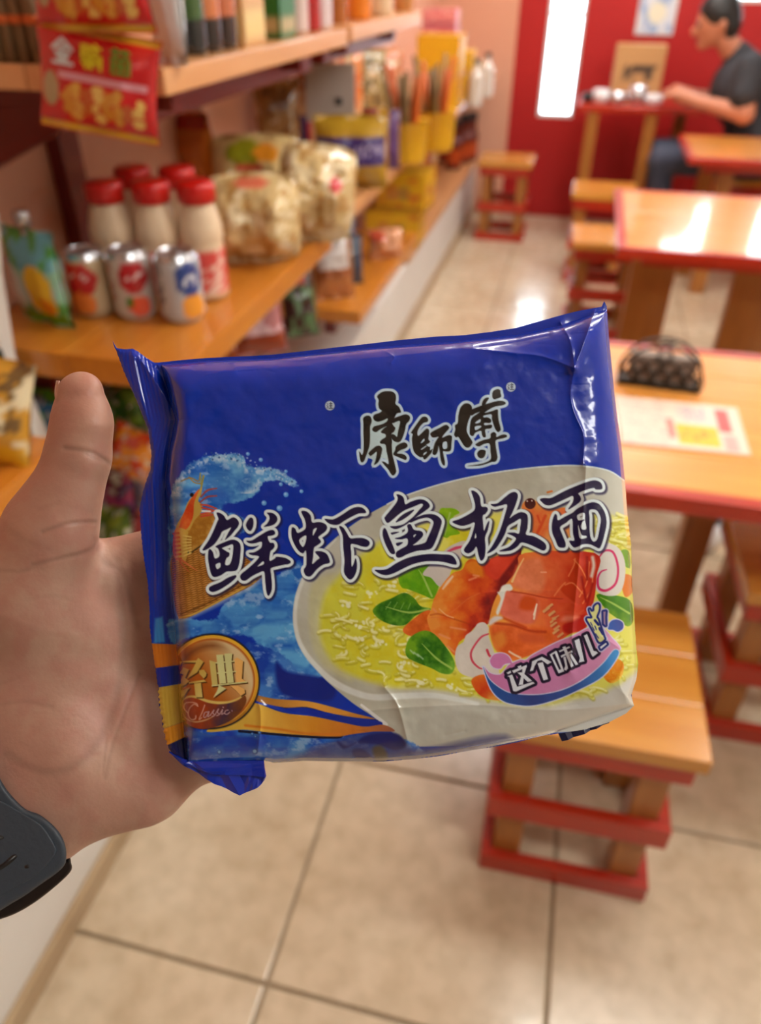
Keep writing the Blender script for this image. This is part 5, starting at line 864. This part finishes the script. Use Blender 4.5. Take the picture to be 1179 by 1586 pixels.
SL = [A_([(385, 485), (450, 460), (515, 622), (722, 555), (742, 575), (500, 682), (465, 677), (415, 492)]), A_([(380, 438), (430, 410), (435, 438), (395, 455)]), A_([(450, 412), (640, 335), (640, 362), (470, 442)]), A_([(520, 358), (565, 340), (572, 362), (535, 380)]),
      A_([(585, 375), (635, 365), (605, 470), (590, 590), (535, 600), (560, 510), (580, 440)]), A_([(520, 438), (580, 430), (712, 545), (652, 556), (590, 500)]),
      A_([(710, 290), (840, 230), (965, 298), (912, 328), (835, 272), (782, 282), (742, 350), (722, 408), (682, 418), (705, 345)]), A_([(780, 315), (850, 300), (917, 520), (860, 537)]),
      B_([(15, 850), (40, 838), (165, 1100), (140, 1115)]), B_([(15, 850), (100, 800), (112, 815), (30, 868)]), B_([(80, 815), (112, 800), (218, 1085), (190, 1095)]), B_([(125, 1075), (205, 1045), (215, 1085), (140, 1115)]),
      B_([(195, 748), (235, 735), (352, 1010), (315, 1030)]), B_([(145, 798), (290, 735), (298, 755), (155, 818)]), B_([(168, 868), (325, 792), (335, 815), (180, 893)]), B_([(205, 890), (238, 878), (272, 1045), (245, 1075), (215, 1062), (235, 1010)]), B_([(285, 850), (318, 835), (415, 985), (380, 1000)]),
      B_([(365, 655), (430, 625), (500, 945), (425, 962), (440, 900), (385, 740)]), B_([(495, 585), (540, 565), (632, 800), (672, 808), (692, 828), (620, 882), (600, 850)])]
al = np.vstack(SL); sl = bbox(al, 8); X, Y = GX[sl], GY[sl]; d = np.full(X.shape, 1e6)
for P_ in SL: d = np.minimum(d, sdpoly(P_, X, Y))
comp(sl, cov(d-4.6), (26, 12, 44)); comp(sl, cov(d-.1, .5), (216, 222, 232))
yl = B_([(575, 215), (600, 250), (640, 235), (645, 180), (685, 145), (705, 165), (700, 230), (670, 320), (690, 360), (720, 450), (770, 600), (780, 635), (712, 672), (655, 560), (590, 440), (540, 350), (600, 345), (615, 320), (590, 270)])
P2 = smooth_poly(yl); bar = B_([(720, 745), (806, 685), (818, 703), (735, 772)]); st = B_([(768, 250), (802, 245), (795, 330), (800, 440), (775, 420)])
sl = bbox(np.vstack([P2, bar, st]), 7); X, Y = GX[sl], GY[sl]; d = np.minimum(np.minimum(sdpoly(P2, X, Y), sdpoly(bar, X, Y)), sdpoly(st, X, Y))
comp(sl, cov(d-5), (196, 196, 226)); comp(sl, cov(d-3.2), (34, 44, 122)); comp(sl, cov(sdpoly(P2, X, Y)), (226, 228, 156)); comp(sl, cov(sdpoly(bar, X, Y)), (226, 232, 240)); comp(sl, cov(sdpoly(st, X, Y)), (160, 130, 160))
for a, b in [((590, 400), (610, 440)), ((650, 380), (700, 440)), ((615, 460), (640, 510)), ((650, 450), (670, 500)), ((660, 560), (700, 620)), ((710, 500), (760, 560))]: line(B_([a, b]), .9, (60, 70, 140), .5)
line(B_([(650, 370), (700, 430)]), 1.9, (34, 44, 122)); line(B_([(715, 480), (760, 560)]), 1.9, (34, 44, 122))
# ---- back margin strip of the left seam
fill([(226, 996), (273, 998), (277, 1030), (232, 1036)], (206, 116, 24), sm=False); fill([(232, 1036), (277, 1031), (280, 1058), (240, 1066)], (4, 36, 150), sm=False)
fill([(238, 1066), (280, 1059), (284, 1118), (246, 1131)], (206, 172, 62), sm=False); fill([(246, 1131), (284, 1118), (286, 1142), (255, 1162)], (220, 146, 28), sm=False)
fill([(240, 1163), (290, 1140), (290, 1200), (240, 1200)], (6, 16, 84), sm=False); fill([(240, 958), (252, 955), (256, 995), (238, 996)], (50, 130, 200), 2, sm=False)
# ============ the noodle packet held in the hand ============
OUT = [(174, 527), (181, 539), (192, 541), (206, 540), (215, 545), (228, 555), (240, 562), (260, 560), (282, 557.5), (319, 554.5), (350, 553), (387, 551.5), (421, 549.5), (470, 544), (520, 538), (570, 532.5), (620, 526.5), (672, 521.5), (720, 519), (760, 514), (799, 508), (843, 495.5), (870, 488), (896, 481.5), (915, 478), (932, 475), (936, 466), (940, 474), (942, 500), (944, 527), (948, 568), (952, 609), (957, 650), (963, 691), (966, 720), (969, 752), (972, 795), (978, 843), (979, 880), (979.5, 908), (982, 940), (983.5, 965), (986, 1005), (989, 1028), (986, 1052), (978, 1077), (982.5, 1093), (970, 1105), (943, 1119), (905, 1130), (866, 1136), (839, 1140), (800, 1150), (767, 1156.5), (720, 1164), (682, 1171), (640, 1176), (593, 1179.5), (540, 1179.5), (500, 1179), (470, 1178.5), (445, 1180.5), (424, 1181.5), (408, 1178), (350, 1180), (300, 1184), (284, 1182), (271, 1171), (261.5, 1160)]
zz = [(255, 1141), (251, 1113), (247.6, 1095.6), (245, 1067.6), (241, 1037), (235, 996), (232, 971), (232, 946), (229, 902.6), (223.4, 868), (219, 833), (216, 786.6), (222, 757.6), (232, 728.6), (234.4, 702.5), (229, 664.7), (211.8, 621), (191.5, 575), (181, 546), (176, 535)]
for (a, b), (c, d) in zip([(261.5, 1160)]+zz, zz):       # serrated cut along the left seam
    n = max(1, int(math.hypot(c-a, d-b)/4))
    for k in range(1, n+1):
        w_ = 1.3 if (b+(d-b)*k/n) > 1060 else .35; OUT.append((a+(c-a)*k/n+(w_ if k % 2 else -w_), b+(d-b)*k/n))
OUT = np.array(OUT)
D0 = .278; PXM = D0/FPX
def facet(cx, cy, X, Y): return 0
X = GX; Y = GY; sd = sdpoly(OUT, X, Y)
seam = [(250, 560), (262, 610), (272, 650), (262, 700), (258, 740), (262, 800), (266, 860), (266, 920), (270, 970), (276, 1030), (280, 1090), (288, 1150), (292, 1180)]
sp = np.array(seam); sx = np.interp(Y, sp[:, 1], sp[:, 0]); ds = X-sx                       # distance right of the seam fold
# main pillow: planar block with rounded shoulders (heights in print units, towards the viewer)
top = np.interp(X, [215, 240, 320, 420, 570, 700, 800, 870, 940], [552, 566, 560, 556, 540, 530, 520, 505, 480]); bot = np.interp(X, [285, 420, 560, 640, 740, 850, 985], [1182, 1182, 1180, 1176, 1161, 1138, 1092]); rgt = np.interp(Y, [470, 560, 700, 850, 1000, 1090], [942, 950, 966, 979, 986, 985])
def sh(d, w, p=.5): return np.clip(d/w, 0, 1)**p if p else d
def shoulder(d, w): q = np.clip(1-d/w, 0, 1); return np.sqrt(np.clip(1-q**2.2, 0, 1))
hT = shoulder(Y-top, 50); hB = shoulder(bot-Y, 95-20*np.clip((X-600)/300, 0, 1)); hR = shoulder(rgt-X, 60); hL = shoulder(ds+1, 28)
H0 = 62.
h = H0*np.minimum(np.minimum(hT, hB), np.minimum(hR, hL))*.5+H0*.5*hT*hB*hR*hL
h *= 1-.10*np.clip((np.hypot((X-620)/420, (Y-850)/330)), 0, 1)**2
# flat left seam with crimp lines running along it
dl = -sd; ms = 1/(1+np.exp((ds+4)/2.5)); crimp = np.sin((ds+(Y-800)*.02)*1.05)*.35
h = h*(1-ms)+ms*(3+crimp+3*np.sin(Y*.012)+6*np.exp(-((Y-720)/60)**2))
# film creases: ridge / valley lines
def crease(P, amp, w, mode='r'):
    global h
    P = curve(P, 6) if len(P) > 2 else np.array(P, float); sl = bbox(P, w*4); d = np.maximum(sdline(P, 0., GX[sl], GY[sl]), 0)
    L = np.hypot(*(P[-1]-P[0])); prof = np.exp(-d/w) if mode == 'r' else np.exp(-(d/w)**2)
    h[sl] += amp*prof*np.clip((-sd[sl])/10, 0, 1)
crease([(212, 548), (240, 590), (262, 625), (272, 652)], 7, 9); crease([(272, 652), (262, 700), (256, 760)], 5, 8); crease([(240, 562), (262, 610), (272, 652)], -6, 8); crease([(205, 545), (222, 640), (236, 740), (240, 830), (244, 930)], 3.5, 4)
crease([(272, 652), (300, 600), (360, 575)], 2.2, 14, 'g'); crease([(272, 655), (300, 700), (290, 760)], 2.5, 14, 'g'); crease([(240, 564), (320, 575), (420, 570)], 3, 9)
crease([(890, 570), (905, 530), (922, 480)], 7, 6); crease([(890, 570), (884, 530), (868, 498)], 4, 6); crease([(890, 570), (840, 552), (780, 545), (735, 540)], 4.5, 6); crease([(735, 540), (800, 530), (850, 520)], -3, 6)
crease([(890, 570), (884, 610), (890, 640), (904, 675), (903, 720)], 3.2, 5); crease([(908, 720), (903, 800), (896, 880), (888, 960), (884, 1040)], 6.5, 11); crease([(925, 690), (932, 800), (940, 900), (945, 1000)], 1.5, 16, 'g')
crease([(560, 556), (640, 548), (720, 540), (800, 548)], 2.2, 7); crease([(300, 568), (400, 562), (470, 560), (540, 552)], -2.5, 6); crease([(590, 540), (610, 552), (606, 562)], 2.2, 4)
crease([(596, 1065), (612, 1085), (622, 1110), (632, 1150)], 6, 11); crease([(380, 1100), (400, 1090), (404, 1120), (400, 1160)], 5, 7); crease([(400, 1090), (480, 1110), (600, 1098), (740, 1092), (860, 1100), (975, 1090)], 3.5, 10)
crease([(640, 1120), (700, 1100), (760, 1108)], 2, 10, 'g'); crease([(300, 1130), (340, 1140), (400, 1135)], 2, 8); crease([(980, 1092), (960, 1060), (966, 1025)], 5, 8); crease([(900, 1140), (940, 1112), (980, 1094)], -4, 6)
crease([(660, 960), (720, 925), (790, 915), (860, 915)], .8, 3); crease([(930, 985), (960, 1005), (975, 1035)], 2, 6); crease([(470, 580), (560, 620), (620, 610)], .8, 30, 'g'); crease([(690, 590), (800, 640), (860, 620)], 1.0, 34, 'g')
for k in range(16):
    x = rnd.uniform(300, 900); y = float(np.interp(x, [215, 240, 320, 420, 570, 700, 800, 870, 940], [552, 566, 560, 556, 540, 530, 520, 505, 480]))+rnd.uniform(8, 26); crease([(x, y), (x+rnd.uniform(15, 50), y+rnd.uniform(-8, 6))], rnd.uniform(-2, 2), rnd.uniform(3, 6))
for k in range(14):
    x = rnd.uniform(420, 900); y = float(np.interp(x, [285, 420, 560, 640, 740, 850, 985], [1182, 1182, 1180, 1176, 1161, 1138, 1092]))-rnd.uniform(15, 55); crease([(x, y), (x+rnd.uniform(10, 50), y+rnd.uniform(-14, 10))], rnd.uniform(-2.2, 2.2), rnd.uniform(4, 8))
h += (fbm(GX*.012, GY*.012, 61)-.5)*7*np.clip(-sd/40, 0, 1)+(fbm(GX*.035, GY*.035, 62)-.5)*1.2*np.clip(-sd/30, 0, 1)
h = np.where(sd > -14, h*np.clip(-sd/14, 0, 1)**.5, h) if False else h*np.clip((-sd+.5)/6, .0, 1)**.5
art2 = art.copy()
def pack_pts(x, y, hh): d = D0-hh*PXM; return np.stack([(x-CX)*d/FPX, -(y-CY)*d/FPX, -d], -1)
def pack_mesh(name, step, sign, hmap, colors, parent, m, pad=.8):
    xs = np.arange(0, AW, step); ys = np.arange(0, AH, step); gx = GX[np.ix_(ys, xs)]; gy = GY[np.ix_(ys, xs)]; s_ = sd[np.ix_(ys, xs)]
    inside = s_ < pad*step; cell = inside[:-1, :-1] & inside[1:, :-1] & inside[:-1, 1:] & inside[1:, 1:]
    # snap outside vertices onto the outline
    gr_y, gr_x = np.gradient(sd); gx_, gy_ = gr_x[np.ix_(ys, xs)], gr_y[np.ix_(ys, xs)]; ov = np.clip(s_, 0, None)*(s_ < pad*step*1.5); x2 = gx-gx_*ov; y2 = gy-gy_*ov
    hh = hmap[np.ix_(ys, xs)]*sign; nyy, nxx = gx.shape; idx = np.arange(nyy*nxx).reshape(nyy, nxx); I, J = np.nonzero(cell)
    F = np.stack([idx[I, J], idx[I+1, J], idx[I+1, J+1], idx[I, J+1]], 1)
    if sign < 0: F = F[:, ::-1]
    used = np.unique(F); rm = np.full(nyy*nxx, -1); rm[used] = np.arange(len(used)); F = rm[F]
    V = pack_pts(x2.ravel()[used], y2.ravel()[used], hh.ravel()[used]); c = colors[np.ix_(ys, xs)].reshape(-1, 3)[used]
    return npmesh(name, V, F, c, m, parent)
M['pack'] = attrmat('glossy_packet_film', .24, coat=.5, spec=.35)
M['packplain'] = mat('blue_packet_film', (2, 44, 170), .22, coat=.6)
M['packnavy'] = mat('navy_packet_film', (10, 14, 60), .3, coat=.3)
pk = bpy.data.objects.new('noodle_packet', None); COL.objects.link(pk); pk.matrix_world = cam.matrix_world.copy(); tag(pk, 'blue instant noodle packet with bowl of prawn noodles held in the hand', 'food packet')
mw = Matrix.Identity(4)
front = pack_mesh('front_film', 1, 1, h, art2, pk, 'pack'); bh = 26*np.clip(-sd/60, 0, 1)**.6; pack_mesh('back_film', 5, -1, bh, np.tile(np.array([2, 40, 150])/255., (AH, AW, 1)), pk, 'film', pad=.45)
def flap(name, P, depths, m, folds=()):
    P = np.array(P, float); c = P.mean(0); bm = bmesh.new(); vs = [bm.verts.new(Vector(pack_pts(np.array([x]), np.array([y]), np.array([float(z)]))[0])) for (x, y), z in zip(P, depths)]
    bm.faces.new(vs[::-1]); bmesh.ops.triangulate(bm, faces=bm.faces); bmesh.ops.subdivide_edges(bm, edges=bm.edges, cuts=3, use_grid_fill=True)
    for v in bm.verts: v.co.z += .0006*math.sin(v.co.x*900+v.co.y*500)
    o = bmobj(name, bm, m, pk); s = o.modifiers.new('t', 'SOLIDIFY'); s.thickness = .0006; return o
o = flap('corner_flap', [(262, 1164), (286, 1184), (333, 1213), (372, 1230.5), (399, 1220), (409, 1210), (413, 1201), (408, 1176), (400, 1168), (340, 1172), (290, 1176)], [2, 2, 3, 5, 6, 7, 8, 4, 4, 4, 4], 'packplain')
o2 = flap('corner_flap', [(285, 1182), (330, 1198), (412, 1203), (409, 1178), (300, 1178)], [10, 10, 13, 10, 10], 'packplain'); 
o3 = flap('seam_flap', [(864, 1133), (871, 1147.5), (905, 1136), (943, 1119), (950, 1108), (900, 1118)], [-12, -12, -12, -12, -14, -14], 'packnavy')
# ============ the holding hand (left hand, palm to the viewer, thumb up) ============
ZP = -48.                                           # palm surface reference behind packet plane, print units (towards viewer positive)
def q3(x, y, z): return (float(x), float(y), float(z))
hp = [
 # thumb: tip, distal, proximal, base
 C3(q3(124, 611, -8), q3(127, 655, -12), 36, 46, k=16), C3(q3(127, 655, -12), q3(120, 706, -18), 47, 51, k=16), C3(q3(120, 706, -18), q3(100, 768, -26), 49, 55, k=18), C3(q3(100, 768, -26), q3(76, 826, -40), 56, 70, k=20), C3(q3(76, 826, -40), q3(40, 930, -80), 74, 104, k=30),
 C3(q3(120, 640, -6), q3(112, 690, -10), 36, 40, k=10),
 # thenar and palm
 E3(q3(66, 980, -92), (126, 150, 78), k=40), E3(q3(40, 1110, -100), (140, 130, 74), k=40), E3(q3(150, 1150, -112), (120, 130, 66), k=40), E3(q3(190, 1010, -128), (130, 165, 56), k=40), E3(q3(205, 1200, -112), (92, 84, 52), k=34), C3(q3(250, 1178, -118), q3(330, 1166, -124), 52, 44, k=30),
 C3(q3(160, 890, -96), q3(262, 864, -112), 52, 50, k=26), E3(q3(240, 960, -120), (70, 90, 48), k=30),
 # wrist and forearm
 C3(q3(90, 1200, -120), q3(-60, 1330, -125), 116, 100, k=40), C3(q3(-60, 1330, -125), q3(-260, 1500, -140), 102, 108, k=30), C3(q3(60, 1130, -125), q3(-120, 1290, -135), 100, 100, k=40),
]
fing = [((250, 872), (345, 836), (430, 812), (496, 800), 43), ((262, 950), (390, 920), (490, 900), (566, 890), 44), ((262, 1040), (390, 1020), (488, 1005), (560, 996), 42), ((258, 1140), (350, 1128), (426, 1116), (486, 1108), 37)]
for n_, (a, b, c, d, r) in enumerate(fing):
    zf = -126
    hp += [C3(q3(*a, zf+4), q3(*b, zf-4), r+4, r, k=14), C3(q3(*b, zf-4), q3(*c, zf-2), r, r-3, k=8), C3(q3(*c, zf-2), q3(*d, zf+8), r-3, r-8, k=8)]
hp += [C3(q3(200, 1130, -120), q3(262, 1150, -126), 70, 50, k=30)]
lo, hi = (-330., 548., -262.), (560., 1640., 60.); VX = 5.
fh = build_sdf(hp, lo, hi, VX, 20.)
V, F = surfnets(fh, lo, VX)
# gradient normals for fine displacement
def sample(f, P):
    q = (P-np.array(lo))/VX; i = np.clip(q.astype(int), 0, np.array(f.shape)-2); t = q-i; r = 0
    for dx in (0, 1):
        for dy in (0, 1):
            for dz in (0, 1): r = r+f[i[:, 0]+dx, i[:, 1]+dy, i[:, 2]+dz]*np.where(dx, t[:, 0], 1-t[:, 0])*np.where(dy, t[:, 1], 1-t[:, 1])*np.where(dz, t[:, 2], 1-t[:, 2])
    return r
# refine once (linear split) and project back to the surface
def refine(V, F):
    E_ = np.vstack([F[:, [0, 1]], F[:, [1, 2]], F[:, [2, 3]], F[:, [3, 0]]]); Es = np.sort(E_, 1); uq, inv = np.unique(Es, axis=0, return_inverse=True); inv = inv.ravel(); n = len(V); m = len(F)
    Vm = (V[uq[:, 0]]+V[uq[:, 1]])/2; Vc = V[F].mean(1); e = inv.reshape(4, m)+n; c = np.arange(m)+n+len(uq)
    F2 = np.vstack([np.stack([F[:, 0], e[0], c, e[3]], 1), np.stack([e[0], F[:, 1], e[1], c], 1), np.stack([c, e[1], F[:, 2], e[2]], 1), np.stack([e[3], c, e[2], F[:, 3]], 1)]); return np.vstack([V, Vm, Vc]), F2
V, F = refine(V, F); V = V.astype(float)
for it in range(2):
    g = np.stack([sample(fh, V+np.eye(3)[i]*2)-sample(fh, V-np.eye(3)[i]*2) for i in range(3)], 1)/4; gn = g/(np.linalg.norm(g, axis=1, keepdims=True)+1e-9); V = V-gn*sample(fh, V)[:, None]*.9
cre = np.zeros(len(V)); facing = gn[:, 2] > .0
def hcrease(P, dep, w):
    global cre
    P = curve(P, 8); d = np.maximum(sdline(P, 0., V[:, 0], V[:, 1]), 0); L = np.linspace(0, 1, 2); cre = np.maximum(cre, dep*np.exp(-(d/w)**2)*facing)
hcrease([(100, 694), (125, 697), (150, 704), (176, 722)], 2.0, 3.7); hcrease([(128, 700), (150, 710), (172, 716)], 1.2, 3.4); hcrease([(66, 824), (100, 812), (128, 809), (148, 809)], 1.6, 3.4); hcrease([(50, 876), (80, 868), (110, 862), (142, 852), (150, 838)], 1.5, 3.9); hcrease([(0, 884), (30, 886), (56, 878)], 0.9, 3.4)
hcrease([(150, 838), (160, 868), (185, 885), (200, 920), (212, 970)], 1.4, 6.9); hcrease([(180, 870), (186, 930), (190, 1010), (178, 1090), (150, 1150), (110, 1190), (60, 1195), (10, 1170)], 1.2, 8.0)  # right side of the long arc is a soft shadow, carved and tinted
hcrease([(178, 1090), (165, 1140), (160, 1200)], 0.8, 2.9); hcrease([(215, 1045), (190, 1110), (172, 1160), (162, 1205)], 0.9, 3.4); hcrease([(0, 1092), (40, 1088), (80, 1096)], 0.6, 2.9); hcrease([(0, 1060), (30, 1050)], 0.5, 2.9); hcrease([(40, 930), (80, 924), (110, 930)], 0.4, 3.4); hcrease([(60, 790), (90, 780)], 0.4, 3.4); hcrease([(84, 590), (82, 606), (88, 622)], 1.1, 3.4)
nz = (fbm(V[:, 0]*.02+7, V[:, 1]*.02, 201, 2)-.5)*4+(fbm(V[:, 0]*.11, V[:, 1]*.11+V[:, 2]*.1, 202, 2)-.5)*.15
V = V-gn*(cre*.8)[:, None]+gn*nz[:, None]
base = np.array([182, 136, 118.]); red = np.array([182, 124, 110.]); pale = np.array([190, 150, 130.])
n1 = np.clip((fbm(V[:, 0]*.012, V[:, 1]*.012, 211, 5)-.36)/.3, 0, 1)[:, None]; n2 = np.clip((fbm(V[:, 0]*.03+9, V[:, 1]*.03, 215, 5)-.42)/.24, 0, 1)[:, None]
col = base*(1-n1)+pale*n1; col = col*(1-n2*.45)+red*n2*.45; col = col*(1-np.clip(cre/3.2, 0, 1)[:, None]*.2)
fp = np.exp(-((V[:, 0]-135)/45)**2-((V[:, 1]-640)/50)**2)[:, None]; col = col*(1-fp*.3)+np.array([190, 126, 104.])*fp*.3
d = D0-V[:, 2]*PXM; Pm = np.stack([(V[:, 0]-CX)*d/FPX, -(V[:, 1]-CY)*d/FPX, -d], 1)
hd = bpy.data.objects.new('hand', None); COL.objects.link(hd); hd.matrix_world = cam.matrix_world.copy(); tag(hd, 'left hand with raised thumb holding the blue noodle packet', 'hand')
M['skin'] = attrmat('palm_skin', .46, coat=.0, spec=.4, bump=.05, bscale=700, ss=.12)
_b = M['skin'].node_tree.nodes['Principled BSDF']; _b.inputs['Subsurface Radius'].default_value = (.006, .0025, .0015)
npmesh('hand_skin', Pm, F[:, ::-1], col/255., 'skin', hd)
# thumbnail seen edge-on
def hpt(x, y, z): dd = D0-z*PXM; return Vector(((x-CX)*dd/FPX, -(y-CY)*dd/FPX, -dd))
bm = bmesh.new(); rows = []
for i in range(9):
    t_ = i/8; rows.append([bm.verts.new(hpt(93+2*math.sin(t_*2)-1.2*math.sin(a)*3-4*math.sin(t_*3.14), 590+t_*42, -10-26*math.sin(a)-4)) for a in [k*math.pi/8 for k in range(5)]])
for i in range(8):
    for k in range(4): bm.faces.new((rows[i][k], rows[i+1][k], rows[i+1][k+1], rows[i][k+1]))
o = bmobj('thumbnail', bm, mat('fingernail', (186, 132, 112), .3, coat=.3), hd, True); s = o.modifiers.new('t', 'SOLIDIFY'); s.thickness = .0006
# ============ watch on the wrist ============
wt = bpy.data.objects.new('wristwatch', None); COL.objects.link(wt); wt.matrix_world = cam.matrix_world.copy(); tag(wt, 'dark grey rubber smart watch strap on the wrist at the lower left', 'watch')
M['rubber'] = mat('slate_rubber', (58, 66, 76), .5, bump=.1, bscale=400); M['buckle'] = mat('dark_buckle_metal', (58, 50, 46), .3, metal=.7)
def slab(name, P, z0, z1, m, bev, parent, sm=True):
    P = smooth_poly(P, 5) if sm else P; bm = bmesh.new(); A = [bm.verts.new(hpt(x, y, z1)) for x, y in P]; B = [bm.verts.new(hpt(x, y, z0)) for x, y in P]; n = len(P)
    f1 = bm.faces.new(A[::-1]); bm.faces.new(B)
    for i in range(n): bm.faces.new((A[i], A[(i+1) % n], B[(i+1) % n], B[i]))
    bmesh.ops.recalc_face_normals(bm, faces=bm.faces)
    if bev:
        es = [e for e in bm.edges if (e.verts[0] in A and e.verts[1] in A)]; bmesh.ops.bevel(bm, geom=es, offset=bev*PXM, segments=4, profile=.5, affect='EDGES')
    return bmobj(name, bm, m, parent, True)
slab('strap', [(-240, 1150), (-60, 1140), (-10, 1192), (12, 1225), (38, 1252), (62, 1262), (84, 1280), (98, 1300), (103, 1325), (96, 1345), (60, 1372), (24, 1396), (-60, 1440), (-240, 1500)], -60, 2, 'rubber', 9, wt)
slab('strap_rim', [(-240, 1230), (-60, 1215), (0, 1240), (40, 1262), (66, 1280), (84, 1308), (86, 1322), (60, 1352), (20, 1378), (-60, 1420), (-240, 1480)], -2, 5, 'rubber', 3, wt)
slab('buckle_edge', [(-200, 1470), (-40, 1418), (20, 1388), (66, 1358), (104, 1330), (110, 1336), (108, 1352), (70, 1386), (34, 1410), (0, 1424), (-60, 1440), (-200, 1500)], -78, -16, 'buckle', 5, wt)
for P_ in ([(-30, 1352), (0, 1340), (20, 1324), (26, 1328), (4, 1346), (-30, 1360)], [(-30, 1300), (0, 1294), (4, 1300), (-30, 1308)], [(38, 1341), (44, 1339), (45, 1344), (39, 1345)]): slab('strap_slot', P_, 3, 5.6, 'dark', 0, wt)
slab('wrist_band', [(-240, 1130), (-30, 1170), (-2, 1200), (18, 1232), (26, 1244), (20, 1252), (-4, 1222), (-30, 1190), (-240, 1150)], -90, -20, mat('tan_lining', (150, 138, 112), .6), 2, wt)

ax = Vector((-.755, .655, 0)); u1 = Vector((.655, .755, 0)); u2 = Vector((0, 0, 1)); c0 = Vector((-44, 1311, -124)); vs = []; F = []; nr = 48
for j, (w_, rr_) in enumerate(((-34, 104), (-36, 112), (-30, 116), (30, 116), (36, 112), (34, 104))):
    for k in range(nr): a = 2*math.pi*k/nr; q = c0+ax*w_+u1*(math.cos(a)*rr_)+u2*(math.sin(a)*(rr_-4)); vs.append(hpt(q.x, q.y, q.z))
for j in range(6):
    for k in range(nr): F.append((j*nr+k, j*nr+(k+1) % nr, ((j+1) % 6)*nr+(k+1) % nr, ((j+1) % 6)*nr+k))
npmesh('strap_loop', np.array([tuple(v) for v in vs]), F, None, 'rubber', wt)
